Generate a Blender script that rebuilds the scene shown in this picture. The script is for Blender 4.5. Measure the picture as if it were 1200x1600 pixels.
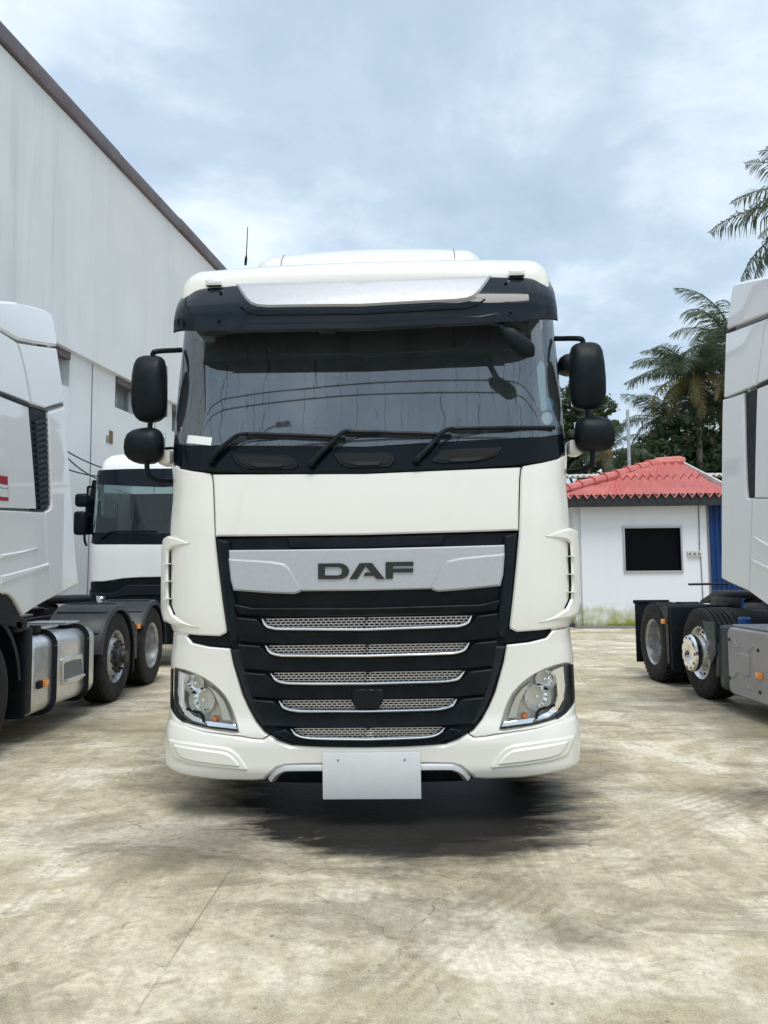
import bpy, bmesh, math, random
from mathutils import Vector, Matrix
from mathutils.geometry import tessellate_polygon
V = Vector
R = math.radians
rnd = random.Random(7)
scn = bpy.context.scene
for o in list(bpy.data.objects):
    bpy.data.objects.remove(o)
col = scn.collection

# ------------------------------------------------------------------ camera
FPX = 1200.0                      # focal length in photo pixels (1200 x 1600)
HCAM = 1.45
PITCH = math.atan(93 / 1200.0)
ROLL = R(0.45)
cp, sp = math.cos(PITCH), math.sin(PITCH)
FWD = V((0, cp, sp)); U0 = V((0, -sp, cp)); X0 = V((1, 0, 0))
RIGHT = X0 * math.cos(ROLL) - U0 * math.sin(ROLL)
UP = X0 * math.sin(ROLL) + U0 * math.cos(ROLL)
CAMPOS = V((0, 0, HCAM))
cam_d = bpy.data.cameras.new('camera')
cam = bpy.data.objects.new('camera', cam_d)
col.objects.link(cam)
m = Matrix((RIGHT, UP, -FWD)).transposed().to_4x4()
m.translation = CAMPOS
cam.matrix_world = m
cam_d.sensor_fit = 'VERTICAL'
cam_d.sensor_height = 36
cam_d.lens = 36 * FPX / 1600
cam_d.clip_start = 0.05
cam_d.clip_end = 2000
scn.camera = cam
scn.render.resolution_x, scn.render.resolution_y = 768, 1024

# ------------------------------------------------------------------ sky, sun, exposure
SUN_EL, SUN_AZ = R(66), R(172)     # compass azimuth measured from +Y clockwise
SKY_STRENGTH = 0.1
w = bpy.data.worlds.new('World'); scn.world = w; w.use_nodes = True
nt = w.node_tree; nt.nodes.clear()
def wn(t, **k):
    n = nt.nodes.new(t)
    for a, b in k.items(): setattr(n, a, b)
    return n
def ln(a, b): nt.links.new(a, b)
sky = wn('ShaderNodeTexSky', sky_type='NISHITA', sun_disc=False, sun_elevation=SUN_EL, sun_rotation=SUN_AZ, air_density=1.0, dust_density=2.0, ozone_density=1.0)
tc = wn('ShaderNodeTexCoord')
# flatten directions onto a cloud layer: (x, y) / (z + 0.25)
sep = wn('ShaderNodeSeparateXYZ'); ln(tc.outputs['Generated'], sep.inputs[0])
zc = wn('ShaderNodeMath', operation='MAXIMUM'); ln(sep.outputs['Z'], zc.inputs[0]); zc.inputs[1].default_value = 0.0
za = wn('ShaderNodeMath', operation='ADD'); ln(zc.outputs[0], za.inputs[0]); za.inputs[1].default_value = 0.30
dx = wn('ShaderNodeMath', operation='DIVIDE'); ln(sep.outputs['X'], dx.inputs[0]); ln(za.outputs[0], dx.inputs[1])
dy = wn('ShaderNodeMath', operation='DIVIDE'); ln(sep.outputs['Y'], dy.inputs[0]); ln(za.outputs[0], dy.inputs[1])
cmb = wn('ShaderNodeCombineXYZ'); ln(dx.outputs[0], cmb.inputs[0]); ln(dy.outputs[0], cmb.inputs[1])
def cloud(scale, detail, rough, dist, off):
    mp = wn('ShaderNodeMapping'); mp.inputs['Location'].default_value = off; ln(cmb.outputs[0], mp.inputs[0])
    n = wn('ShaderNodeTexNoise'); n.inputs['Scale'].default_value = scale; n.inputs['Detail'].default_value = detail
    n.inputs['Roughness'].default_value = rough; n.inputs['Distortion'].default_value = dist
    ln(mp.outputs[0], n.inputs['Vector']); return n
c1 = cloud(1.05, 8, 0.58, 0.25, (0.35, 1.1, 0)); c2 = cloud(2.6, 7, 0.6, 0.3, (3.1, 2.2, 1))
mx = wn('ShaderNodeMath', operation='MULTIPLY_ADD'); ln(c2.outputs['Fac'], mx.inputs[0]); mx.inputs[1].default_value = 0.4
mm = wn('ShaderNodeMath', operation='MULTIPLY'); ln(c1.outputs['Fac'], mm.inputs[0]); mm.inputs[1].default_value = 0.7
ln(mm.outputs[0], mx.inputs[2])
rp = wn('ShaderNodeValToRGB'); ln(mx.outputs[0], rp.inputs[0])
e = rp.color_ramp.elements
K = 1.0 / SKY_STRENGTH
def kc(r, g, b): return (r * K, g * K, b * K, 1)
e[0].position = 0.42; e[0].color = kc(0.30, 0.385, 0.475)
e[1].position = 0.70; e[1].color = kc(0.74, 0.78, 0.825)
a_ = e.new(0.52); a_.color = kc(0.37, 0.46, 0.55)
a_ = e.new(0.60); a_.color = kc(0.53, 0.605, 0.68)
mix = wn('ShaderNodeMixRGB'); mix.inputs[0].default_value = 0.90
ln(sky.outputs[0], mix.inputs[1]); ln(rp.outputs[0], mix.inputs[2])
bg = wn('ShaderNodeBackground'); bg.inputs['Strength'].default_value = SKY_STRENGTH
ln(mix.outputs[0], bg.inputs['Color'])
wo = wn('ShaderNodeOutputWorld'); ln(bg.outputs[0], wo.inputs['Surface'])

sd = bpy.data.lights.new('sun', 'SUN'); sd.energy = 1.5; sd.angle = R(30); sd.color = (1, 0.965, 0.92)
sun = bpy.data.objects.new('sun', sd); col.objects.link(sun)
sdir = V((math.sin(SUN_AZ) * math.cos(SUN_EL), math.cos(SUN_AZ) * math.cos(SUN_EL), math.sin(SUN_EL)))
sun.rotation_euler = sdir.to_track_quat('Z', 'Y').to_euler()
sun.location = sdir * 30
vs = scn.view_settings
vs.view_transform = 'Standard'; vs.look = 'None'; vs.gamma = 1; vs.exposure = 0.74; vs.use_curve_mapping = False

# ------------------------------------------------------------------ materials
MATS = {}
class NB:
    """small node builder"""
    def __init__(s, name):
        s.m = bpy.data.materials.new(name); s.m.use_nodes = True
        s.t = s.m.node_tree; s.t.nodes.clear()
        s.out = s.n('ShaderNodeOutputMaterial')
        s.b = s.n('ShaderNodeBsdfPrincipled'); s.l(s.b.outputs[0], s.out.inputs[0])
        s._tc = None
        MATS[name] = s.m
    def n(s, t, **k):
        x = s.t.nodes.new(t)
        for a, b in k.items(): setattr(x, a, b)
        return x
    def l(s, a, b): s.t.links.new(a, b)
    def sock(s, i, v):
        if hasattr(v, 'is_linked'): s.l(v, i)
        else: i.default_value = v
    def set(s, **k):
        for a, v in k.items():
            s.sock(s.b.inputs[a.replace('_', ' ')], v)
        return s
    def co(s, scale=(1, 1, 1), rot=(0, 0, 0), loc=(0, 0, 0), kind='Object'):
        if s._tc is None: s._tc = s.n('ShaderNodeTexCoord')
        mp = s.n('ShaderNodeMapping')
        mp.inputs['Scale'].default_value = scale; mp.inputs['Rotation'].default_value = rot; mp.inputs['Location'].default_value = loc
        s.l(s._tc.outputs[kind], mp.inputs[0]); return mp.outputs[0]
    def noise(s, scale=5, detail=4, rough=0.55, dist=0, vec=None, out='Fac'):
        n = s.n('ShaderNodeTexNoise'); n.inputs['Scale'].default_value = scale; n.inputs['Detail'].default_value = detail
        n.inputs['Roughness'].default_value = rough; n.inputs['Distortion'].default_value = dist
        s.l(vec if vec is not None else s.co(), n.inputs['Vector']); return n.outputs[out]
    def vor(s, scale=5, vec=None, feature='DISTANCE_TO_EDGE', out='Distance', dim='3D'):
        n = s.n('ShaderNodeTexVoronoi', feature=feature, voronoi_dimensions=dim); n.inputs['Scale'].default_value = scale
        s.l(vec if vec is not None else s.co(), n.inputs['Vector']); return n.outputs[out]
    def ramp(s, f, p0, p1, c0=0.0, c1=1.0):
        n = s.n('ShaderNodeMapRange'); n.clamp = True
        s.sock(n.inputs['Value'], f)
        n.inputs['From Min'].default_value = p0; n.inputs['From Max'].default_value = p1
        n.inputs['To Min'].default_value = c0; n.inputs['To Max'].default_value = c1
        return n.outputs[0]
    def math(s, op, a, b=0.0, c=0.0):
        n = s.n('ShaderNodeMath', operation=op)
        s.sock(n.inputs[0], a); s.sock(n.inputs[1], b); s.sock(n.inputs[2], c); return n.outputs[0]
    def mix(s, f, a, b, mode='MIX'):
        n = s.n('ShaderNodeMixRGB', blend_type=mode)
        s.sock(n.inputs[0], f)
        for i, v in ((1, a), (2, b)):
            if hasattr(v, 'is_linked'): s.l(v, n.inputs[i])
            else: n.inputs[i].default_value = (*v, 1)
        return n.outputs[0]
    def xyz(s, vec=None):
        n = s.n('ShaderNodeSeparateXYZ'); s.l(vec if vec is not None else s.co(), n.inputs[0]); return n.outputs
    def comb(s, x, y, z=0.0):
        n = s.n('ShaderNodeCombineXYZ')
        for i, v in enumerate((x, y, z)): s.sock(n.inputs[i], v)
        return n.outputs[0]
    def bump(s, h, strength=0.2, dist=0.01):
        n = s.n('ShaderNodeBump'); n.inputs['Strength'].default_value = strength; n.inputs['Distance'].default_value = dist
        s.l(h, n.inputs['Height']); s.l(n.outputs[0], s.b.inputs['Normal'])
    def base(s, c):
        i = s.b.inputs['Base Color']
        if hasattr(c, 'is_linked'): s.l(c, i)
        else: i.default_value = (*c, 1)
        return s

def simple(name, c, rough=0.5, metal=0, coat=0, var=0.0, vscale=6, bump=0.0, bscale=300, spec=0.5, c2=None):
    b = NB(name)
    if var > 0:
        n = b.noise(vscale, 5, 0.6)
        c2_ = c2 or tuple(x * (1 - var) for x in c)
        b.base(b.mix(b.ramp(n, 0.38, 0.68), c, c2_))
        b.set(Roughness=b.ramp(b.noise(vscale * 1.7, 4), 0.3, 0.7, rough * 0.85, min(1, rough * 1.2)))
    else:
        b.base(c); b.set(Roughness=rough)
    b.set(Metallic=metal, Specular_IOR_Level=spec)
    if coat: b.set(Coat_Weight=coat, Coat_Roughness=0.05)
    if bump: b.bump(b.noise(bscale, 3), bump, 0.002)
    return b.m

def paint(name, c, dirt):
    b = NB(name)
    v = b.co(scale=(7, 7, 0.8))
    streak = b.ramp(b.noise(1, 5, 0.6, 0, v), 0.45, 0.75)
    blot = b.ramp(b.noise(2.2, 6, 0.6), 0.4, 0.75)
    d = b.math('MULTIPLY', streak, blot)
    b.base(b.mix(b.math('MULTIPLY', d, dirt), c, (0.50, 0.48, 0.42)))
    b.set(Roughness=b.ramp(d, 0, 1, 0.30, 0.55), Coat_Weight=1.0, Coat_Roughness=0.03)
    # tiny drops of rain left on the paint
    dr = b.vor(120, None, 'F1'); b.bump(b.ramp(dr, 0.05, 0.30, 1, 0), 0.05, 0.001)
    return b.m
paint('paint_cream', (0.725, 0.72, 0.665), 0.20)
paint('paint_white', (0.86, 0.865, 0.87), 0.12)
simple('black_gloss', (0.004, 0.007, 0.010), 0.12, coat=0.0, var=0.2, vscale=3, spec=0.2)
simple('black_smoked', (0.003, 0.007, 0.013), 0.10, spec=0.34)
simple('black_plastic', (0.0035, 0.0065, 0.0095), 0.45, var=0.35, vscale=8, bump=0.25, bscale=700, c2=(0.008, 0.012, 0.016), spec=0.16)
simple('dark_plastic', (0.011, 0.015, 0.020), 0.45, var=0.3, vscale=5, bump=0.2, bscale=500, spec=0.25)
simple('grey_fender', (0.020, 0.024, 0.030), 0.45, var=0.35, vscale=3, bump=0.2, bscale=400, c2=(0.042, 0.045, 0.050), spec=.35)
simple('void_black', (0.004, 0.005, 0.006), 0.9)
simple('silver_paint', (0.42, 0.435, 0.46), 0.46, metal=0.30, coat=0.05, var=0.06, vscale=40, bump=0.08, bscale=260)
simple('silver_matt', (0.50, 0.51, 0.52), 0.42, metal=0.5)
simple('chrome', (0.86, 0.87, 0.88), 0.13, metal=1.0)
simple('bezel', (0.66, 0.63, 0.56), 0.35, metal=0.3)
simple('reflector', (0.93, 0.94, 0.95), 0.06, metal=1.0)
simple('mesh_metal', (0.46, 0.44, 0.42), 0.35, metal=0.6)
simple('badge', (0.025, 0.028, 0.026), 0.28, metal=0.4)
simple('seam_grey', (0.22, 0.22, 0.20), 0.7)
simple('aluminium', (0.74, 0.75, 0.76), 0.33, metal=0.85, var=0.16, vscale=9, bump=0.05, bscale=60)
simple('rim_steel', (0.52, 0.53, 0.54), 0.38, metal=0.7, var=0.35, vscale=14, c2=(0.30, 0.29, 0.27))
simple('rim_alloy', (0.78, 0.78, 0.78), 0.22, metal=0.95, var=0.15, vscale=14)
simple('hub_dark', (0.03, 0.03, 0.033), 0.55, var=0.4, vscale=20)
simple('rubber', (0.010, 0.011, 0.013), 0.72, var=0.4, vscale=9, bump=0.2, bscale=200, c2=(0.022, 0.021, 0.020), spec=.3)
simple('amber', (0.90, 0.26, 0.02), 0.15, coat=0.5)
simple('amber_core', (1.0, 0.55, 0.08), 0.15)
simple('box_grey', (0.36, 0.345, 0.36), 0.5, var=0.12, vscale=4, bump=0.1, bscale=500)
simple('tank_navy', (0.02, 0.035, 0.045), 0.45, var=0.2)
simple('blue_cap', (0.02, 0.13, 0.42), 0.35)
simple('trim_grey', (0.14, 0.15, 0.16), 0.5)
simple('interior', (0.055, 0.062, 0.068), 0.8, var=0.3, vscale=4)
simple('interior_light', (0.16, 0.17, 0.17), 0.85, var=0.25, vscale=3)
simple('fabric', (0.05, 0.055, 0.065), 0.95)
simple('plate_blank', (0.60, 0.625, 0.63), 0.35, var=0.05, vscale=10)
simple('sticker_white', (0.70, 0.75, 0.74), 0.5)
simple('sticker_pale', (0.50, 0.62, 0.62), 0.5)
simple('sticker_blue', (0.10, 0.33, 0.48), 0.4)
simple('sticker_red', (0.36, 0.008, 0.028), 0.4, spec=.2)
simple('mirror_glass', (0.75, 0.78, 0.8), 0.03, metal=1.0)
simple('cable_black', (0.01, 0.01, 0.011), 0.6)
simple('galvanised', (0.42, 0.44, 0.46), 0.45, metal=0.6, var=0.25, vscale=10)
simple('lead_white', (0.62, 0.62, 0.60), 0.6, var=0.3, vscale=4)
simple('fascia_dark', (0.022, 0.026, 0.032), 0.6, var=0.3, vscale=4)
simple('bark', (0.16, 0.14, 0.115), 0.9, var=0.5, vscale=6, bump=0.6, bscale=30)
simple('palm_dead', (0.20, 0.125, 0.045), 0.8, var=0.35, vscale=2)

def glass(name, tint, film, wet, refl=0.0, ior=1.6):
    b = NB(name); t = b.t
    b.t.nodes.remove(b.b)
    tr = b.n('ShaderNodeBsdfTransparent'); tr.inputs[0].default_value = (*tint, 1)
    gl = b.n('ShaderNodeBsdfGlossy'); gl.inputs['Roughness'].default_value = 0.02; gl.inputs['Color'].default_value = (0.88, 0.95, 1, 1)
    fr = b.n('ShaderNodeFresnel'); fr.inputs['IOR'].default_value = ior
    df = b.n('ShaderNodeBsdfDiffuse'); df.inputs['Color'].default_value = (0.44, 0.50, 0.55, 1)
    mdf = b.n('ShaderNodeMixShader')
    fac = film
    if wet:
        x, y, z = b.xyz()
        # runs of rain water: thin clear wandering lines through the film, broken along their length
        run = None
        for sc_, amp_, loc_ in ((6.0, .16, (0, 0, 0)), (12.0, .09, (5, 0, 3))):
            wob = b.noise(1.0, 4, 0.6, 0, b.co(scale=(2.2, 1, 5.0), loc=loc_))
            wx = b.math('MULTIPLY_ADD', wob, amp_, x)
            vn = b.n('ShaderNodeTexVoronoi', feature='DISTANCE_TO_EDGE', voronoi_dimensions='1D'); vn.inputs['Scale'].default_value = sc_
            b.sock(vn.inputs['W'], wx)
            line = b.ramp(vn.outputs['Distance'], 0.008, 0.026, 1, 0)
            gate = b.ramp(b.noise(1.0, 3, 0.6, 0, b.co(scale=(7, 1, 1.6), loc=loc_)), 0.44, 0.52)
            r_ = b.math('MULTIPLY', line, gate)
            run = r_ if run is None else b.math('MAXIMUM', run, r_)
        drops = b.ramp(b.vor(55, None, 'F1'), 0.10, 0.20, 1, 0)
        dg = b.ramp(b.noise(3.0, 3), 0.50, 0.62)
        drops = b.math('MULTIPLY', drops, dg)
        lines = b.math('MAXIMUM', run, drops)
        patch = b.ramp(b.noise(1.7, 5, 0.55, 0.4), 0.3, 0.75, film * 0.75, film * 1.25)
        fac = b.math('MULTIPLY', patch, b.ramp(lines, 0, 1, 1.0, 0.15))
    b.sock(mdf.inputs[0], fac)
    b.l(tr.outputs[0], mdf.inputs[1]); b.l(df.outputs[0], mdf.inputs[2])
    rf = b.math('ADD', fr.outputs[0], refl)
    if wet: rf = b.math('MULTIPLY', rf, b.ramp(lines, 0, 1, 1.0, 0.35))
    mg = b.n('ShaderNodeMixShader'); b.sock(mg.inputs[0], rf)
    b.l(mdf.outputs[0], mg.inputs[1]); b.l(gl.outputs[0], mg.inputs[2])
    b.l(mg.outputs[0], b.out.inputs[0])
    return b.m
glass('windscreen_glass', (0.88, 0.96, 0.96), 0.075, True, 0.125)
glass('side_glass', (0.88, 0.98, 0.97), 0.03, False, 0, 1.3)
glass('lamp_glass', (0.98, 0.98, 0.97), 0.0, False, 0, 1.28)
glass('green_glass', (0.42, 0.56, 0.55), 0.04, False, 0.0)

# ------------------------------------------------------------------ mesh helpers
def finish(bm, angle=34):
    bmesh.ops.remove_doubles(bm, verts=bm.verts, dist=1e-5)
    ca = math.radians(angle)
    for f in bm.faces: f.smooth = True
    for e_ in bm.edges:
        if len(e_.link_faces) == 2:
            e_.smooth = e_.calc_face_angle(0) < ca
def obj(name, bm, mat, parent=None, angle=34, normals=True):
    if normals and bm.faces: bmesh.ops.recalc_face_normals(bm, faces=bm.faces)
    finish(bm, angle)
    me = bpy.data.meshes.new(name); bm.to_mesh(me); bm.free()
    me.materials.append(MATS[mat])
    o = bpy.data.objects.new(name, me); col.objects.link(o)
    if parent: o.parent = parent
    return o
def inst(src, parent, loc=None, name=None, mw=None):
    o = bpy.data.objects.new(name or src.name.split('.')[0], src.data); col.objects.link(o); o.parent = parent
    if mw is not None: o.matrix_basis = mw
    elif loc is not None: o.location = loc
    return o
def thing(name, label, cat, loc=(0, 0, 0), rz=0.0, ry=0.0, group=None):
    o = bpy.data.objects.new(name, None); col.objects.link(o); o.empty_display_size = 0.3
    o.matrix_world = Matrix.Translation(loc) @ Matrix.Rotation(rz, 4, 'Z') @ Matrix.Rotation(ry, 4, 'Y')
    tag(o, label, cat, group); return o
def tag(o, label, cat, group=None, kind=None):
    if label: o['label'] = label
    if cat: o['category'] = cat
    if group: o['group'] = group
    if kind: o['kind'] = kind
    return o
def struct(o): o['kind'] = 'structure'; return o
def stuff(o): o['kind'] = 'stuff'; return o

def box(bm, c, s, bev=0.0, seg=2, rot=None):
    r = bmesh.ops.create_cube(bm, size=1.0)
    vs_ = r['verts']
    bmesh.ops.scale(bm, vec=s, verts=vs_)
    if bev > 0:
        es = list({e_ for v in vs_ for e_ in v.link_edges})
        q = bmesh.ops.bevel(bm, geom=es, offset=min(bev, min(s) * 0.49), segments=seg, affect='EDGES', profile=0.5)
        vs_ = list({v for f in q['faces'] for v in f.verts} | {v for v in vs_ if v.is_valid})
    if rot is not None: bmesh.ops.rotate(bm, cent=(0, 0, 0), matrix=rot, verts=vs_)
    bmesh.ops.translate(bm, vec=c, verts=vs_)
    return vs_
def boxo(name, c, s, mat, parent, bev=0.0, seg=2, rot=None):
    bm = bmesh.new(); box(bm, c, s, bev, seg, rot); return obj(name, bm, mat, parent)
def loft(bm, rings, closed=True, cap=True):
    vr = [[bm.verts.new(p) for p in ring] for ring in rings]
    n = len(vr[0])
    for a, b in zip(vr, vr[1:]):
        for i in range(n if closed else n - 1):
            j = (i + 1) % n
            try: bm.faces.new((a[i], a[j], b[j], b[i]))
            except ValueError: pass
    if cap and closed:
        for ring in (vr[0], vr[-1]):
            try: bm.faces.new(ring)
            except ValueError: pass
    return vr
def smooth_path(pts, k=6):
    """Catmull-Rom through pts"""
    pts = [V(p) for p in pts]
    if len(pts) < 3: return pts
    out = []
    P = [pts[0] * 2 - pts[1]] + pts + [pts[-1] * 2 - pts[-2]]
    for i in range(1, len(P) - 2):
        p0, p1, p2, p3 = P[i - 1:i + 3]
        for s in range(k):
            t = s / k
            out.append(0.5 * ((2 * p1) + (p2 - p0) * t + (2 * p0 - 5 * p1 + 4 * p2 - p3) * t * t + (3 * p1 - p0 - 3 * p2 + p3) * t ** 3))
    out.append(pts[-1]); return out
def tube(bm, pts, r, n=8, prof=None):
    """round tube (or profile of (side, up) pairs) along pts; r number or list"""
    pts = [V(p) for p in pts]
    rings = []; up = None
    for i, p in enumerate(pts):
        t = (pts[min(i + 1, len(pts) - 1)] - pts[max(i - 1, 0)]).normalized()
        if up is None:
            up = V((0, 0, 1)) if abs(t.z) < 0.9 else V((0, 1, 0))
        side = t.cross(up).normalized(); up = side.cross(t).normalized()
        rr_ = r[i] if isinstance(r, (list, tuple)) else r
        if prof: rings.append([p + side * a * rr_ + up * b * rr_ for a, b in prof])
        else: rings.append([p + (side * math.cos(2 * math.pi * k / n) + up * math.sin(2 * math.pi * k / n)) * rr_ for k in range(n)])
    loft(bm, rings)
def tubeo(name, pts, r, mat, parent, n=8, prof=None):
    bm = bmesh.new(); tube(bm, pts, r, n, prof); return obj(name, bm, mat, parent)
def lathe(bm, prof, n=40, axis='X', c=(0, 0, 0), cap=False):
    """prof: (radius, offset along axis)"""
    rings = []
    for rad, off in prof:
        ring = []
        for k in range(n):
            a = 2 * math.pi * k / n
            u, w_ = math.cos(a) * rad, math.sin(a) * rad
            p = {'X': (off, u, w_), 'Y': (u, off, w_), 'Z': (u, w_, off)}[axis]
            ring.append(V(p) + V(c))
        rings.append(ring)
    loft(bm, rings, True, cap)
def rrect(w_, d, r, n=5):
    """rounded rectangle ring, centred"""
    r = min(r, w_ / 2 - 1e-4, d / 2 - 1e-4); out = []
    for cx_, cy_, a0 in ((w_ / 2 - r, d / 2 - r, 0), (-w_ / 2 + r, d / 2 - r, 90), (-w_ / 2 + r, -d / 2 + r, 180), (w_ / 2 - r, -d / 2 + r, 270)):
        for k in range(n + 1):
            a = R(a0 + 90 * k / n); out.append((cx_ + r * math.cos(a), cy_ + r * math.sin(a)))
    return out
def round_poly(pts, r=0.02, n=4):
    """round the corners of a 2-D polygon"""
    out = []; N = len(pts)
    for i in range(N):
        p = V(pts[i]); a = V(pts[i - 1]); b = V(pts[(i + 1) % N])
        da, db = (a - p), (b - p)
        la, lb = da.length, db.length
        if la < 1e-6 or lb < 1e-6: continue
        q = min(r, la * 0.45, lb * 0.45)
        s, e_ = p + da / la * q, p + db / lb * q
        for k in range(n + 1):
            t = k / n; out.append(tuple((1 - t) ** 2 * s + 2 * t * (1 - t) * p + t * t * e_))
    return out

FRONT = lambda a, b, d: V((a, d, b))
def SIDE(X):          # X: signed x of the flank; depth goes inwards
    s = 1 if X > 0 else -1
    return lambda a, b, d: V((X - s * d, a, b))
FLOOR = lambda a, b, d: V((a, b, d))
def panel(name, pts, surf, mat, parent, off=0.0, th=0.03, cell=0.06, bev=0.004, mp=FRONT, xw=None, angle=34, back=False):
    """a bent sheet: 2-D outline laid on the surface depth = surf(a, b) - off, with chamfered rim of depth th"""
    bm = bmesh.new()
    O = []
    for p in pts:                               # outline without doubled points
        p = V((p[0], p[1], 0))
        if not O or (p - O[-1]).length > 1e-4: O.append(p)
    if (O[0] - O[-1]).length < 1e-4: O.pop()
    N = len(O)
    area = sum(O[i].x * O[(i + 1) % N].y - O[(i + 1) % N].x * O[i].y for i in range(N))
    sg = 1 if area > 0 else -1
    P = []
    for i in range(N):                          # inset outline: the flat of the sheet inside its chamfer
        e0, e1 = (O[i] - O[i - 1]).normalized(), (O[(i + 1) % N] - O[i]).normalized()
        n0, n1 = V((-e0.y, e0.x, 0)) * sg, V((-e1.y, e1.x, 0)) * sg
        nn = n0 + n1
        nn = nn.normalized() if nn.length > 1e-4 else n0
        P.append(O[i] + nn * min(bev / max(nn.dot(n0), .5), bev * 1.8))
    tris = tessellate_polygon([P])
    vs_ = [bm.verts.new(p) for p in P]
    for t in tris:
        try: bm.faces.new([vs_[i] for i in t])
        except ValueError: pass
    x0, x1 = min(p.x for p in P), max(p.x for p in P); y0, y1 = min(p.y for p in P), max(p.y for p in P)
    cuts = []
    k = math.floor(x0 / cell) + 1
    while k * cell < x1: cuts.append(('x', k * cell)); k += 1
    k = math.floor(y0 / cell) + 1
    while k * cell < y1: cuts.append(('y', k * cell)); k += 1
    if xw:                       # extra cuts where the sheet turns the corner
        for s in (-1, 1):
            for q in (0.80, 0.845, 0.885, 0.92, 0.945, 0.965, 0.98, 0.99): cuts.append(('x', s * q * xw + 0.0003))
    for ax, c in cuts:
        no = (1, 0, 0) if ax == 'x' else (0, 1, 0)
        co_ = (c, 0, 0) if ax == 'x' else (0, c, 0)
        lo, hi = (x0, x1) if ax == 'x' else (y0, y1)
        if not lo < c < hi: continue
        bmesh.ops.bisect_plane(bm, geom=bm.verts[:] + bm.edges[:] + bm.faces[:], dist=1e-5, plane_co=co_, plane_no=no)
    offf = off if callable(off) else (lambda a, b: off)
    bnd = [e_ for e_ in bm.edges if len(e_.link_faces) == 1]
    outer = {}
    for v in {v for e_ in bnd for v in e_.verts}:
        best = None
        for i in range(N):
            A, B = P[i], P[(i + 1) % N]; d = B - A; L2 = d.length_squared
            t = 0.0 if L2 < 1e-12 else max(0.0, min(1.0, (v.co - A).dot(d) / L2))
            q = (A + d * t - v.co).length_squared
            if best is None or q < best[0]: best = (q, i, t)
        outer[v] = O[best[1]].lerp(O[(best[1] + 1) % N], best[2])
    D = lambda a, b: surf(a, b) - offf(a, b)
    r1 = {v: bm.verts.new(mp(p.x, p.y, D(p.x, p.y) + bev)) for v, p in outer.items()}
    r2 = {v: bm.verts.new(mp(p.x, p.y, D(p.x, p.y) + th)) for v, p in outer.items()}
    new = set(r1.values()) | set(r2.values())
    for v in bm.verts:
        if v not in new: v.co = mp(v.co.x, v.co.y, D(v.co.x, v.co.y))
    for e_ in bnd:
        a, b = e_.verts
        for q in ((a, b, r1[b], r1[a]), (r1[a], r1[b], r2[b], r2[a])):
            try: bm.faces.new(q)
            except ValueError: pass
    return obj(name, bm, mat, parent, angle)

def px_ray(px, py):
    u_, v_ = px - 600, py - 800
    c, s = math.cos(ROLL), math.sin(ROLL)
    u = u_ * c - v_ * s; v = u_ * s + v_ * c
    return (FWD + X0 * (u / FPX) - U0 * (v / FPX))
def px_plane(px, py, co_, no):
    d = px_ray(px, py); t = (V(co_) - CAMPOS).dot(V(no)) / d.dot(V(no)); return CAMPOS + d * t
def at_depth(px, py, D):       # world point at forward distance Y = D
    d = px_ray(px, py); return CAMPOS + d * (D / d.y)
def on_ground(px, py): return px_plane(px, py, (0, 0, 0), (0, 0, 1))
class Frame:
    """turns photo pixels into 2-D outline coordinates on a surface of a posed thing"""
    def __init__(s, root, kind='front', X=0.0):
        s.inv = root.matrix_world.inverted(); s.kind = kind; s.X = X
        s.o = s.inv @ CAMPOS
    def __call__(s, pts, surf, it=25):
        out = []
        for px, py in pts:
            d = (s.inv.to_3x3() @ px_ray(px, py)); dep = 0.1; a = b = 0
            for _ in range(it):
                if s.kind == 'front':
                    t = (dep - s.o.y) / d.y; p = s.o + d * t; a, b = p.x, p.z
                else:
                    sg = 1 if s.X > 0 else -1
                    t = (s.X - sg * dep - s.o.x) / d.x; p = s.o + d * t; a, b = p.y, p.z
                dep = dep * 0.4 + surf(a, b) * 0.6
            out.append((a, b))
        return out
def mirror(pts): return [(-a, b) for a, b in reversed(pts)]
def half(pts): return list(pts) + mirror(pts)
def interp(tab, t):
    """C1 Hermite interpolation through a table"""
    n = len(tab)
    if t <= tab[0][0]: return tab[0][1]
    if t >= tab[-1][0]: return tab[-1][1]
    for i in range(n - 1):
        if t <= tab[i + 1][0]: break
    def sl(j):
        if j <= 0: return (tab[1][1] - tab[0][1]) / (tab[1][0] - tab[0][0])
        if j >= n - 1: return (tab[-1][1] - tab[-2][1]) / (tab[-1][0] - tab[-2][0])
        a_ = (tab[j][1] - tab[j - 1][1]) / (tab[j][0] - tab[j - 1][0]); b_ = (tab[j + 1][1] - tab[j][1]) / (tab[j + 1][0] - tab[j][0])
        return 0.0 if a_ * b_ <= 0 else 2 * a_ * b_ / (a_ + b_)
    (x0_, y0_), (x1_, y1_) = tab[i], tab[i + 1]; h = x1_ - x0_; u = (t - x0_) / h
    return y0_ * (1 + 2 * u) * (1 - u) ** 2 + y1_ * u * u * (3 - 2 * u) + h * (sl(i) * u * (1 - u) ** 2 - sl(i + 1) * u * u * (1 - u))
def prism(bm, poly, mp, d0, d1):
    a = [bm.verts.new(mp(p[0], p[1], d0)) for p in poly]; b = [bm.verts.new(mp(p[0], p[1], d1)) for p in poly]
    n = len(poly)
    for t in tessellate_polygon([[V((p[0], p[1], 0)) for p in poly]]):
        try: bm.faces.new([a[i] for i in t])
        except ValueError: pass
    for i in range(n):
        j = (i + 1) % n
        try: bm.faces.new((a[i], a[j], b[j], b[i]))
        except ValueError: pass
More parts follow.
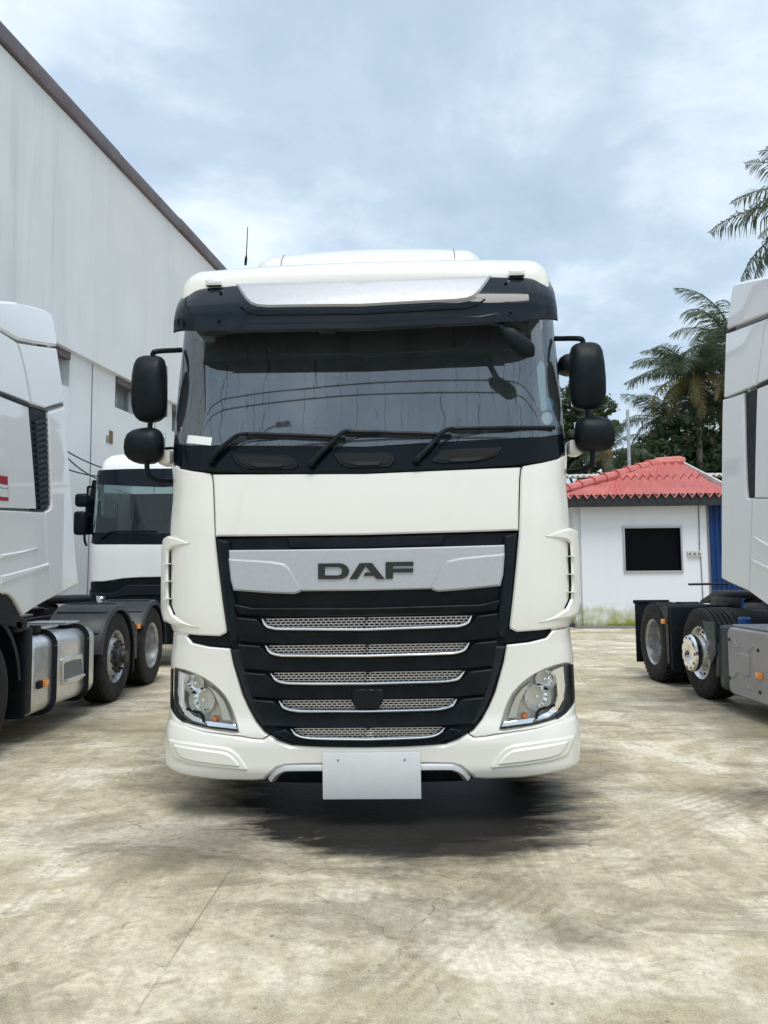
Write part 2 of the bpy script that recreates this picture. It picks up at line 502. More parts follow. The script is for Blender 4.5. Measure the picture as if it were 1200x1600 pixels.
def arch(y, w_, zt, r, zb, bow=.03, n=7):
    pts = [V((-w_, y, zb))]
    for k in range(n + 1):
        a = R(180 - 90 * k / n); pts.append(V((-w_ + r + r * math.cos(a), y, zt - bow - r + r * math.sin(a))))
    for k in range(1, 8):
        t = -1 + 2 * k / 8; pts.append(V((t * (w_ - r), y, zt - bow * t * t)))
    for k in range(n + 1):
        a = R(90 - 90 * k / n); pts.append(V((w_ - r + r * math.cos(a), y, zt - bow - r + r * math.sin(a))))
    pts.append(V((w_, y, zb))); return pts
def corner(ax, W, x0, Rc, p=2.3):
    if ax <= x0: return 0.0
    u = min((ax - x0) / (W - x0), 0.9995)
    return Rc * (1 - (1 - u ** p) ** (1 / p))
# ------------------------------------------------------------------ setting materials
def concrete_yard():
    b = NB('concrete_yard')
    x, y, z = b.xyz()
    big = b.noise(0.35, 3, 0.6, 0.3)
    mid = b.noise(1.6, 5, 0.62, 0.4)
    fine = b.noise(26, 4, 0.7)
    grit = b.noise(150, 2, 0.7)
    c = b.mix(b.ramp(mid, 0.38, 0.64), (0.76, 0.665, 0.485), (0.47, 0.395, 0.26))
    c = b.mix(b.ramp(big, 0.42, 0.60, 0, .55), c, (0.52, 0.45, 0.30))
    c = b.mix(b.ramp(b.noise(6.5, 6, .72, .3), .46, .62, 0, .70), c, (0.34, 0.295, 0.205))
    # pale scoured areas
    c = b.mix(b.ramp(b.noise(0.9, 5, 0.65, 0.8, b.co(loc=(4, 9, 0))), 0.48, 0.58, 0, .80), c, (0.90, 0.83, 0.68))
    # olive damp film
    c = b.mix(b.ramp(b.noise(0.55, 4, 0.6, 0.6, b.co(loc=(11, 3, 0))), 0.50, 0.64, 0, .62), c, (0.27, 0.235, 0.115))
    # sweeps left by tyres and brooms: long stretched noise along three headings
    for rot, loc, k, colr in ((R(62), (2, 1, 0), .40, (0.24, 0.215, 0.165)), (R(-38), (7, 5, 0), .40, (0.66, 0.62, 0.53)), (R(20), (3, 8, 0), .42, (0.27, 0.235, 0.165))):
        s = b.noise(1.0, 5, 0.68, 0.5, b.co(scale=(14, 0.9, 1), rot=(0, 0, rot), loc=loc))
        g = b.ramp(b.noise(0.6, 2, 0.6, 0.5, b.co(loc=loc)), 0.44, 0.58)
        c = b.mix(b.math('MULTIPLY', b.ramp(s, 0.52, 0.68, 0, k), g), c, colr)
    # tyre-tread prints
    wv = b.n('ShaderNodeTexWave', wave_type='BANDS', bands_direction='X'); wv.inputs['Scale'].default_value = 3.4; wv.inputs['Distortion'].default_value = 3.0; wv.inputs['Detail'].default_value = 2
    b.l(b.co(scale=(1, .35, 1), rot=(0, 0, R(8))), wv.inputs['Vector'])
    g = b.ramp(b.noise(0.8, 2, 0.6, 0.3, b.co(loc=(21, 2, 0))), 0.56, 0.66, 0, .22)
    c = b.mix(b.math('MULTIPLY', b.ramp(wv.outputs['Fac'], 0.55, 0.8), g), c, (0.27, 0.24, 0.17))
    # fine texture
    # curved tyre tracks: bands of thin arcs about two turning centres
    for cx_, cy_, r0, r1, k in ((6.5, -1.0, 5.2, 5.6, .45), (6.5, -1.0, 7.2, 7.7, .40), (-5.0, 0.5, 4.1, 4.5, .40), (9.0, 9.5, 6.4, 7.0, .5)):
        dx_ = b.math('SUBTRACT', x, cx_); dy_ = b.math('SUBTRACT', y, cy_)
        rr_ = b.math('SQRT', b.math('ADD', b.math('MULTIPLY', dx_, dx_), b.math('MULTIPLY', dy_, dy_)))
        rr_ = b.math('MULTIPLY_ADD', mid, .12, rr_)
        band = b.math('MULTIPLY', b.ramp(rr_, r0, r0 + .06), b.ramp(rr_, r1, r1 + .06, 1, 0))
        st_ = b.ramp(b.math('SINE', b.math('MULTIPLY', rr_, 95.0)), -.2, .7)
        c = b.mix(b.math('MULTIPLY', b.math('MULTIPLY', band, st_), b.ramp(mid, .42, .60, 0, k)), c, (0.20, 0.175, 0.13))
    c = b.mix(b.ramp(fine, 0.40, 0.64, .0, .50), c, (0.30, 0.265, 0.19))
    # damp smears with ragged, streaky rims
    dm = b.noise(.8, 8, .72, .5, b.co(scale=(1, 2.1, 1), rot=(0, 0, R(-12)), loc=(13, 6, 0)))
    c = b.mix(b.ramp(dm, .53, .60, 0, .52), c, (0.19, 0.165, 0.105))
    dm = b.noise(2.6, 7, .72, .4, b.co(scale=(1, 1.8, 1), rot=(0, 0, R(25)), loc=(3, 16, 0)))
    c = b.mix(b.ramp(dm, .58, .65, 0, .50), c, (0.16, 0.14, 0.10))
    c = b.mix(b.ramp(grit, 0.48, 0.70, 0, .40), c, (0.84, 0.755, 0.61))
    c = b.mix(b.ramp(grit, 0.50, 0.30, 0, .28), c, (0.20, 0.175, 0.125))
    # pits and dark specks
    pit = b.math('MULTIPLY', b.ramp(b.vor(13, None, 'F1'), 0.07, 0.13, 1, 0), b.ramp(mid, 0.50, 0.60))
    c = b.mix(b.math('MULTIPLY', pit, .8), c, (0.10, 0.085, 0.065))
    # hairline cracks and one straight saw-cut joint
    wob = b.n('ShaderNodeVectorMath', operation='ADD'); nz = b.n('ShaderNodeVectorMath', operation='SCALE'); nz.inputs['Scale'].default_value = .30
    b.l(b.co(rot=(0, 0, R(17))), wob.inputs[0]); b.l(b.noise(2.6, 2, 0.6, 0, None, 'Color'), nz.inputs[0]); b.l(nz.outputs[0], wob.inputs[1])
    cr = b.ramp(b.vor(.42, wob.outputs[0]), 0.0006, 0.0022, 1, 0)
    cr = b.math('MULTIPLY', cr, b.ramp(fine, 0.42, 0.55))
    jx = b.math('ABSOLUTE', b.math('SUBTRACT', b.math('MULTIPLY_ADD', y, -.055, x), -.98))
    jt = b.math('MULTIPLY', b.ramp(jx, 0.002, 0.007, 1, 0), b.ramp(mid, .40, .52))
    cr = b.math('MAXIMUM', cr, jt)
    c = b.mix(b.math('MULTIPLY', cr, .55), c, (0.14, 0.12, 0.09))
    # oily wet patches, with shade under the cream truck painted in: (x, y, rx, ry, strength)
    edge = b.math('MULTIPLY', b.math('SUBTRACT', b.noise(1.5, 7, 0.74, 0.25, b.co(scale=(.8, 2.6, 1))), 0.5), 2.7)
    oil_shade = None
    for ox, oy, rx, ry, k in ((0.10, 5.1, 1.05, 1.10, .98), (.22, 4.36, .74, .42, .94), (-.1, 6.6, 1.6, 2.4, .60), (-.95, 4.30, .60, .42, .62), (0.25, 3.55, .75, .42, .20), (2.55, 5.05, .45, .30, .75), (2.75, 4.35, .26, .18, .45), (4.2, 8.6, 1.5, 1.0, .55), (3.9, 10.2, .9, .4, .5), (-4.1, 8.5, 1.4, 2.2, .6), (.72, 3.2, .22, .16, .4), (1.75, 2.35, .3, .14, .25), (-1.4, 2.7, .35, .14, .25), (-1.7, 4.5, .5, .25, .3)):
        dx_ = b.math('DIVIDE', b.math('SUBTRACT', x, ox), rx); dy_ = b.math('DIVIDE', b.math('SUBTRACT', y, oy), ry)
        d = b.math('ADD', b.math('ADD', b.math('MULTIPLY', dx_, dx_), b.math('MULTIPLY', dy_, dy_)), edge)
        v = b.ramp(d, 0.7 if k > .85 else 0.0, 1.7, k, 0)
        oil_shade = v if oil_shade is None else b.math('MAXIMUM', oil_shade, v)
    c = b.mix(oil_shade, c, (0.011, 0.0105, 0.010))
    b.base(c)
    b.set(Roughness=b.ramp(oil_shade, 0, 1, 0.80, 0.50), Specular_IOR_Level=0.18)
    h = b.math('MULTIPLY_ADD', fine, .6, b.math('MULTIPLY', b.noise(3.0, 3, .6), .9))
    b.bump(h, .5, .014)
    return b.m
concrete_yard()
def plaster(name, c, streak_c, amt, base_moss=False):
    b = NB(name)
    x, y, z = b.xyz()
    v = b.co(scale=(2.6, 2.6, .22))
    s = b.math('MULTIPLY', b.ramp(b.noise(1, 7, .72, .6, v), .48, .72), b.ramp(b.noise(.35, 3, .6), .36, .60))
    n = b.ramp(b.noise(.7, 6, .6, .3), .35, .7)
    cc = b.mix(b.math('MULTIPLY', s, amt), c, streak_c)
    cc = b.mix(b.math('MULTIPLY', n, amt * .8), cc, tuple(q * .86 for q in c))
    cc = b.mix(b.ramp(b.noise(18, 6, .7), .62, .75, 0, amt * .6), cc, streak_c)
    if base_moss:
        edge = b.math('MULTIPLY_ADD', b.noise(3.5, 6, .65), 1.0, z)
        m1 = b.ramp(edge, .62, 1.10, 1, 0)
        m2 = b.ramp(b.noise(1.2, 4), .34, .50)
        cc = b.mix(b.math('MULTIPLY', m1, m2), cc, (0.24, 0.27, 0.035))
        m3 = b.ramp(b.math('MULTIPLY_ADD', b.noise(6, 5, .65), .35, z), .22, .34, 1, 0)
        cc = b.mix(b.math('MULTIPLY', m3, .7), cc, (0.13, 0.14, 0.03))
    b.base(cc); b.set(Roughness=.85, Specular_IOR_Level=.3)
    b.bump(b.math('ADD', b.noise(40, 5, .6), b.math('MULTIPLY', b.noise(3, 4), .8)), .25, .01)
    return b.m
plaster('warehouse_plaster', (0.73, 0.755, 0.775), (0.47, 0.52, 0.53), .55)
plaster('warehouse_lower', (0.74, 0.765, 0.78), (0.36, 0.37, 0.37), .50)
plaster('hut_plaster', (0.74, 0.765, 0.81), (0.56, 0.58, 0.61), .16, True)
def roof_sheet():
    b = NB('roof_red')
    n = b.noise(1.4, 6, .65, .3); f = b.noise(9, 6, .7)
    c = b.mix(b.ramp(n, .35, .68), (0.60, 0.19, 0.165), (0.47, 0.12, 0.105))
    c = b.mix(b.ramp(f, .52, .72, 0, .55), c, (0.70, 0.33, 0.28))
    c = b.mix(b.ramp(b.noise(2.3, 5, .6, .5, b.co(scale=(6, 1, 1), loc=(3, 3, 0))), .58, .72, 0, .5), c, (0.19, 0.06, 0.06))
    b.base(c); b.set(Roughness=b.ramp(f, .3, .7, .38, .62)); b.bump(f, .2, .004)
roof_sheet()
simple('blue_sheet', (0.008, 0.045, 0.17), 0.5, var=.3, vscale=3, c2=(0.007, 0.030, 0.11), spec=.3)
simple('cap_brown', (0.135, 0.115, 0.125), 0.55, var=.35, vscale=2.5, c2=(0.095, 0.078, 0.085))
simple('joint_grey', (0.20, 0.21, 0.22), .9)
simple('rust_brown', (0.22, 0.14, 0.075), .9, var=.4)
simple('window_dark', (0.003, 0.004, 0.006), .35, spec=.06)
simple('frame_alloy', (0.42, 0.43, 0.45), .4, metal=.5)
simple('louvre_glass', (0.20, 0.24, 0.245), .12, spec=.8)
def leaf(name, c1, c2, trans=.25):
    b = NB(name)
    oi = b.n('ShaderNodeObjectInfo')
    n = b.noise(.9, 3, .6)
    f = b.math('ADD', b.math('MULTIPLY', oi.outputs['Random'], .5), b.math('MULTIPLY', n, .5))
    b.base(b.mix(b.ramp(f, .2, .8), c1, c2)); b.set(Roughness=.45, Specular_IOR_Level=.4)
    tr = b.n('ShaderNodeBsdfTranslucent'); tr.inputs[0].default_value = (c1[0] * 1.6, c1[1] * 1.8, c1[2] * .9, 1)
    ms = b.n('ShaderNodeMixShader'); ms.inputs[0].default_value = trans
    b.l(b.b.outputs[0], ms.inputs[1]); b.l(tr.outputs[0], ms.inputs[2]); b.l(ms.outputs[0], b.out.inputs[0])
leaf('palm_leaf', (0.085, 0.110, 0.075), (0.045, 0.068, 0.052))
leaf('palm_yellow', (0.23, 0.185, 0.065), (0.12, 0.115, 0.055))
leaf('tree_leaf', (0.085, 0.115, 0.050), (0.040, 0.062, 0.032))
leaf('shrub_leaf', (0.045, 0.075, 0.032), (0.022, 0.042, 0.022))

# ------------------------------------------------------------------ ground
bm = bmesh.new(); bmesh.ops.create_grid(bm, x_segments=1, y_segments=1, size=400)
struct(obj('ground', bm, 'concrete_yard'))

# ------------------------------------------------------------------ warehouse on the left
WANG = math.atan(.153)
wh = thing('warehouse', 'tall pale grey rendered warehouse wall with brown metal capping and high windows', 'building', (-7.8, 0, 0), -WANG)
bpy.context.view_layer.update()
WF = Frame(wh, 'side', 0.0001)
wq = lambda pts: WF(pts, lambda a, b: 0.0)
ZL, ZT = 5.51, 9.78
Y0w, Y1w = -3.0, 34.0
boxo('upper_wall', (-.42, (Y0w + Y1w) / 2, (ZL + ZT) / 2), (.94, Y1w - Y0w, ZT - ZL), 'warehouse_plaster', wh)
wy = wq([(115.5, 560)])[0][0]; wn_ = wq([(186, 600)])[0][0]     # far jamb of one window, near jamb of the next
WWID, ZS = 1.05, 4.86
per = wn_ - wy + WWID
lower = boxo('lower_wall', (-.55, (Y0w + Y1w) / 2, ZS / 2), (.94, Y1w - Y0w, ZS), 'warehouse_lower', wh)
jambs = [wy + k * per for k in range(-4, 6)]
prev = Y0w
for jb in jambs:
    a, b = jb - WWID, jb
    if a < Y0w + .3 or b > Y1w - .3: continue
    boxo('window_pier', (-.55, (prev + a) / 2, (ZS + ZL) / 2), (.94, a - prev, ZL - ZS - .002), 'warehouse_lower', wh); prev = b
    wnd = boxo('window', (-.40, (a + b) / 2, (ZS + ZL) / 2), (.02, WWID, ZL - ZS), 'louvre_glass', wh)
    for yy in (a + .03, (a + b) / 2, b - .03): boxo('frame_post', (-.36, yy, (ZS + ZL) / 2), (.07, .05, ZL - ZS), 'galvanised', wnd)
    boxo('frame_rail', (-.36, (a + b) / 2, ZS + .04), (.08, WWID, .07), 'galvanised', wnd)
    boxo('window_head', (-.12, (a + b) / 2, ZL - .07), (.12, WWID - .01, .13), 'cap_brown', wnd)
boxo('window_pier', (-.55, (prev + Y1w) / 2, (ZS + ZL) / 2), (.94, Y1w - prev, ZL - ZS - .002), 'warehouse_lower', wh)
yj = wq([(149, 640)])[0][0]
for k in range(-2, 4): boxo('wall_joint', (-.079, yj + k * per, ZL / 2), (.006, .035, ZL - .01), 'joint_grey', wh)
# capping in sheets, slightly uneven
yy = Y0w; k = 0
while yy < Y1w:
    L_ = 3.05 + .1 * math.sin(k * 3.1); z_ = .022 * math.sin(k * 1.9); t_ = .006 * (k % 2)
    boxo('capping_sheet', (-.30 + .02, yy + L_ / 2, ZT + .15 + z_ * .6), (.82 + t_ * 2, L_ + .02, .27), 'cap_brown', wh, .012, rot=Matrix.Rotation(.004 * math.sin(k * 2.3), 4, 'X'))
    yy += L_; k += 1
def wall_at(p): a, b = wq([p])[0]; return V((-.07, a, b))
for p, sx, sz in (((178.5, 683), .05, .16), ((173, 686), .03, .10)):
    c = wall_at(p); boxo('wall_patch', c, (.02, .12 if sx > .04 else .06, .26 if sx > .04 else .14), 'rust_brown' if sx > .04 else 'joint_grey', wh)
boxo('roof_sheet', (-7.9, (Y0w + Y1w) / 2, ZT - .2), (14, Y1w - Y0w - .2, .1), 'galvanised', wh)
# cables slung along that wall
M4 = wh.matrix_world
for i, (p0, p1, sag) in enumerate((((100, 719), (152, 736.5), .02), ((105, 739), (146, 754.5), .03), ((105, 742), (160, 743), .03))):
    a, b = wall_at(p0), wall_at(p1); a.x = b.x = .35; d = b - a
    pts = [a + d * t - V((0, 0, sag * 4 * (.25 - (t - .5) ** 2))) for t in [-1.2 + q * .2 for q in range(18)]]
    bm = bmesh.new(); tube(bm, [M4 @ p for p in pts], .012, 6)
    tag(obj('cable', bm, 'cable_black'), ('uppermost of the thin black cables sagging along the grey warehouse wall', 'lower black cable sloping down along the grey warehouse wall', 'nearly level thin cable crossing the sloping one at the warehouse wall')[i], 'cable', 'cables along the warehouse wall')

# ------------------------------------------------------------------ hut with the red roof
hp = on_ground(912, 982)
HUT = thing('hut', 'small white plastered hut with red corrugated hip roof and dark window', 'building', hp, R(-4))
bpy.context.view_layer.update()
HF = Frame(HUT)
hq = lambda pts, d=0.0: HF(pts, lambda a, b: d)
he = hq([(900, 790)])[0][1]                                # wall head
hx1 = hq([(1106, 880)])[0][0]
wx = hq([(972.5, 823), (1065, 822), (973, 895), (1065, 894)])
wxa, wxb, wza, wzb = wx[0][0], wx[1][0], wx[2][1], wx[0][1]
HT = .16
for nm, (xa, xb, za, zb) in {'a': (0, wxa, 0, he + .1), 'b': (wxb, hx1, 0, he + .1), 'c': (wxa, wxb, 0, wza), 'd': (wxa, wxb, wzb, he + .1)}.items():
    boxo('front_wall', ((xa + xb) / 2, HT / 2, (za + zb) / 2), (xb - xa, HT, zb - za), 'hut_plaster', HUT)
boxo('side_wall', (-HT / 2 + .001, 2.7, he / 2), (HT, 5.2, he), 'hut_plaster', HUT)
boxo('side_wall', (hx1 + HT / 2, 2.7, he / 2), (HT, 5.2, he), 'hut_plaster', HUT)
boxo('back_wall', (hx1 / 2, 5.35, he / 2), (hx1 + .3, HT, he), 'hut_plaster', HUT)
boxo('plinth', (hx1 / 2, -.02, .03), (hx1 + .5, .06, .06), 'joint_grey', HUT, .01)
hw = boxo('window', ((wxa + wxb) / 2, .10, (wza + wzb) / 2), (wxb - wxa, .02, wzb - wza), 'window_dark', HUT)
fwid = .045
for c, s in ((((wxa + wxb) / 2, -.01, wza + fwid / 2), (wxb - wxa, .06, fwid)), (((wxa + wxb) / 2, -.01, wzb - fwid / 2), (wxb - wxa, .06, fwid)), ((wxa + fwid / 2, -.01, (wza + wzb) / 2), (fwid, .058, wzb - wza - 2 * fwid)), ((wxb - fwid / 2, -.01, (wza + wzb) / 2), (fwid, .058, wzb - wza - 2 * fwid))):
    boxo('window_frame', c, s, 'frame_alloy', hw, .006)
p = hq([(1084, 865)])[0]; q = hq([(1095, 861), (1073.5, 870)])
ob = boxo('socket_box', ((q[0][0] + q[1][0]) / 2, -.03, (q[0][1] + q[1][1]) / 2), (q[0][0] - q[1][0], .06, q[0][1] - q[1][1]), 'lead_white', HUT, .01)
for k in range(3): boxo('switch', (q[1][0] + (k + .5) * (q[0][0] - q[1][0]) / 3, -.063, (q[0][1] + q[1][1]) / 2), (.05, .01, .05), 'trim_grey', ob)
cx_ = hq([(1092.5, 820), (1094.5, 900)])
tubeo('conduit', [(cx_[0][0], -.015, he), (cx_[1][0], -.015, q[0][1] + .02)], .014, 'joint_grey', HUT, 6); tubeo('conduit', [(cx_[1][0] + .02, -.015, q[1][1]), (cx_[1][0] + .04, -.015, .3)], .012, 'joint_grey', HUT, 6)
# roof: corrugated slopes in two courses, ridge caps, fascia
OV = .45
e0 = hq([(880, 780), (1128, 767)], -OV); zE = (e0[0][1] + e0[1][1]) / 2
xe0, xe1 = -.75, e0[1][0] + .3
RD = 3.1                                                   # run from the eave to the ridge
rg = hq([(1028, 726), (1062, 724)], RD - OV); zR = rg[0][1]; xr0, xr1 = rg[0][0], rg[1][0]
def slope(u, t):   # u: x, t: 0 at the eave, 1 at the ridge
    return V((u, -OV + RD * t, zE + (zR - zE) * t))
def course(t0, t1, lift, name):
    bm = bmesh.new(); pitch = .21; amp = .065; n = 60
    rows = []
    for t in (t0, t1):
        xa = xe0 + (xr0 - xe0) * t; xb = xe1 + (xr1 - xe1) * t
        row = []
        for k in range(int((xe1 - xe0) / pitch * 4) + 1):
            x = xe0 + k * pitch / 4; x = max(xa, min(xb, x))
            ph = ((x - xe0) / pitch) % 1.0; h = amp * (1 - 2 * abs(2 * ph - 1))
            row.append(slope(x, t) + V((0, 0, h + lift)))
        rows.append(row)
    low = [p - V((0, 0, .02)) for p in rows[0]]
    loft(bm, [low, rows[0], rows[1]], closed=False); return obj(name, bm, 'roof_red', HUT, 20)
course(0, .56, .0, 'roof_course'); course(.52, 1.0, .05, 'roof_course')
bm = bmesh.new()      # slope falling away on the left, rear slope, gable infill
a, b_, c, d = slope(xe0, 0), slope(xr0, 1), V((xe0, 2 * RD - OV, zE)), V((xr1, 2 * RD - OV, zE))
for f in ((a, b_, c), (b_, slope(xr1, 1), d, c)):
    bm.faces.new([bm.verts.new(p - V((0, 0, .03))) for p in f])
obj('rear_slope', bm, 'roof_red', HUT)
nc = 9
for k in range(nc):
    t0, t1 = k / nc, (k + 1) / nc + .02
    p0, p1 = slope(xe0 + (xr0 - xe0) * t0, t0) + V((0, 0, .07)), slope(xe0 + (xr0 - xe0) * min(t1, 1), min(t1, 1)) + V((0, 0, .05))
    bm = bmesh.new(); tube(bm, [p0, p0.lerp(p1, .2), p1], [.16, .14, .12], 10); obj('ridge_cap', bm, 'roof_red', HUT)
bm = bmesh.new(); tube(bm, [V((xr0 - .08, RD - OV, zR + .04)), V((xr0 + .05, RD - OV, zR + .05)), V((xr1, RD - OV, zR + .07)), V((xr1 + .12, RD - OV, zR + .05))], [.15, .16, .17, .14], 10); obj('ridge_cap', bm, 'roof_red', HUT)
bm = bmesh.new(); tube(bm, [slope(xr1, 1) + V((.06, 0, .03)), slope(xe1, 0) + V((.06, 0, .03))], 1.0, 8, [(-.03, -.09), (.03, -.09), (.03, .06), (-.03, .06)]); obj('verge_board', bm, 'lead_white', HUT)
f0 = hq([(893, 794), (1127, 785)], -OV + .06); f1 = hq([(893, 780)], -OV + .06)
boxo('fascia', ((xe0 + xe1) / 2, -OV + .08, zE - .12), (xe1 - xe0, .05, .30), 'fascia_dark', HUT, .008)
boxo('side_fascia', (xe0 + .03, RD - OV, zE - .12), (.05, 2 * RD - .1, .30), 'fascia_dark', HUT, .008)
boxo('soffit', ((xe0 + xe1) / 2, 2.3, he + .03), (xe1 - xe0 - .12, 5.4, .03), 'fascia_dark', HUT)
boxo('pipe_stub', (-.42, -.25, .10), (.35, .12, .10), 'fascia_dark', HUT, .03)
# blue corrugated sheeting next to the hut
bx0 = hx1 + HT + .02
hm = HUT.matrix_world
bs_o = thing('sheet_fence', 'blue corrugated metal sheet wall beside the white hut', 'fence', hm @ V((bx0 - .12, -.03, 0)), R(-4))
for k in range(4):
    bm = bmesh.new(); rows = []; w_ = .95
    for z in (.05, he + .25):
        row = []
        for j in range(41):
            x = k * (w_ - .03) + w_ * j / 40; ph = (j / 5) % 1.0
            hh = .035 if .15 < ph < .5 else (-.0 if ph > .65 or ph == 0 else .0175)
            row.append(V((x, -hh - .004 * (k % 2), z)))
        rows.append(row)
    loft(bm, rows, closed=False); obj('sheet', bm, 'blue_sheet', bs_o, 15)
for z in (.6, 2.6): boxo('rail', (1.9, .04, z), (3.8, .05, .07), 'galvanised', bs_o)
# grey shed roof showing behind the hut
sp_ = at_depth(1040, 741, 27.0)
sh = thing('shed', 'low grey corrugated shed whose roof edge shows behind the red-roofed hut', 'shed', (sp_.x, 27.0, 0), 0)
bm = bmesh.new(); rows = []
for yq, zq in ((0, sp_.z - .05), (.02, sp_.z), (5.0, sp_.z + .5)):
    rows.append([V((-5.4 + .1 * k, yq, zq + .04 * (1 if k % 2 else -1))) for k in range(100)])
loft(bm, rows, closed=False); obj('roof', bm, 'lead_white', sh, 20)
boxo('wall', (-.5, .6, (sp_.z - .3) / 2), (9.4, .1, sp_.z - .3), 'fascia_dark', sh)
# steel pole
pp = at_depth(980.5, 640, 25.5); pz = pp.z
bm = bmesh.new(); lathe(bm, [(.055, 0), (.055, pz - .05), (.045, pz)], 12, 'Z', (0, 0, 0), True)
po = thing('steel_pole', 'bare grey steel pole rising behind the red roof', 'pole', (pp.x, 25.5, 0)); obj('shaft', bm, 'galvanised', po)
boxo('base_plate', (0, 0, .02), (.3, .3, .04), 'galvanised', po)

# ------------------------------------------------------------------ palms and trees
def frond_mesh(L_, droop, seed, nl=58, wl=.036, ll=.86, tw=0.0):
    r = random.Random(seed); bm = bmesh.new()
    pts = []; ang = R(38); p = V((0, 0, 0)); n = 22
    for k in range(n + 1):
        pts.append(p.copy()); t = k / n
        a = ang - droop * t ** 1.5; p = p + V((math.cos(a), .02 * math.sin(k * .7 + seed), math.sin(a))) * (L_ / n)
    tube(bm, pts, [.035 * (1 - .9 * k / n) + .004 for k in range(n + 1)], 5)
    for i in range(nl):
        t = .14 + .86 * i / nl; q = t * n; k = min(int(q), n - 1); base = pts[k].lerp(pts[k + 1], q - k); tan = (pts[k + 1] - pts[k]).normalized()
        for s in (-1, 1):
            ln_ = ll * (math.sin(math.pi * min(1, t * .92 + .10)) ** .6) * r.uniform(.8, 1.12)
            if r.random() < .05: continue
            side = V((0, s, 0)); up = side.cross(tan) * s
            d = (tan * r.uniform(.35, .85) + side * r.uniform(.65, 1.0) + V((0, 0, -1)) * r.uniform(.1, .5)).normalized()
            d2 = (d + V((0, 0, -1)) * r.uniform(.6, 1.5)).normalized()
            p0, p1 = base, base + d * ln_ * .5; p2 = p1 + d2 * ln_ * .5
            wv = tan * wl * .5
            v = [bm.verts.new(x) for x in (p0 - wv * .6, p0 + wv * .6, p1 + wv, p1 - wv, p2)]
            bm.faces.new((v[0], v[1], v[2], v[3])); bm.faces.new((v[3], v[2], v[4]))
    return bm
FR = []
for i, (L_, dr) in enumerate(((3.4, 1.35), (3.1, 1.7), (3.5, 1.0), (2.9, 2.1), (3.2, 1.5))):
    bm = frond_mesh(L_, dr, i); finish(bm); me = bpy.data.meshes.new('frond'); bm.to_mesh(me); bm.free(); me.materials.append(MATS['palm_leaf']); FR.append(me)
FY = []
for i, (L_, dr) in enumerate(((3.0, 2.5), (2.7, 2.9))):
    bm = frond_mesh(L_, dr, 20 + i, ll=.5); finish(bm); me = bpy.data.meshes.new('frond'); bm.to_mesh(me); bm.free(); me.materials.append(MATS['palm_yellow']); FY.append(me)
def palm(px, py, D, seed, label, nf=26, sc=1.0, dead=3, lean=(0, 0), ground=None, group=None, trunk_r=.17):
    r = random.Random(seed); top = at_depth(px, py, D)
    t = thing('palm_tree', label, 'palm', (top.x + lean[0], D + lean[1], 0), 0, 0, group)
    c = V((-lean[0], -lean[1], top.z)); bm = bmesh.new(); pts = []
    for k in range(9):
        q = k / 8; pts.append(V((c.x * q ** 1.4, c.y * q ** 1.4, c.z * q)))
    tube(bm, pts, [trunk_r * (1.5 - .55 * min(1, k / 2.0)) * (1 - .25 * k / 8) for k in range(9)], 12)
    tr = obj('trunk', bm, 'bark', t)
    bm = bmesh.new(); lathe(bm, [(.10, -.5), (.22, -.2), (.26, 0), (.16, .25), (.03, .5)], 10, 'Z', c); obj('crown_shaft', bm, 'palm_dead', t)
    for k in range(nf):
        az = k * 2.39996 + r.uniform(-.2, .2); lev = k / nf
        young = 1 - lev
        tilt = R(38) * (young - .60) * 2.3 + r.uniform(-.15, .15)      # young ones stand, old ones hang
        me = FY[k % 2] if k >= nf - dead else FR[r.randrange(5)]
        o = bpy.data.objects.new('frond', me); col.objects.link(o); o.parent = t
        s = sc * r.uniform(.82, 1.1)
        o.matrix_basis = Matrix.Translation(c + V((0, 0, .1 * young))) @ Matrix.Rotation(az, 4, 'Z') @ Matrix.Rotation(-tilt, 4, 'Y') @ Matrix.Rotation(r.uniform(-.4, .4), 4, 'X') @ Matrix.Scale(s, 4)
    return t
palm(1088, 594, 32, 3, 'bushy coconut palm with drooping browned fronds directly behind the red roof', 52, 1.0, 18)
palm(1150, 548, 36, 8, 'taller coconut palm crowded behind the bushy one', 32, 1.35, 4)
palm(1340, 318, 27, 9, 'tallest coconut palm, its fronds reaching high over the truck with bare tyres', 50, 1.5, 3)
palm(1128, 650, 34, 12, 'low yellowing coconut palm between the taller palms', 40, 1.0, 16)
palm(1052, 668, 33, 15, 'short shaggy coconut palm hanging over the red roof ridge', 30, .85, 7)
palm(948, 712, 29, 14, 'young feathery palm showing under the leafy tree behind the hut', 18, .6, 1, trunk_r=.10)

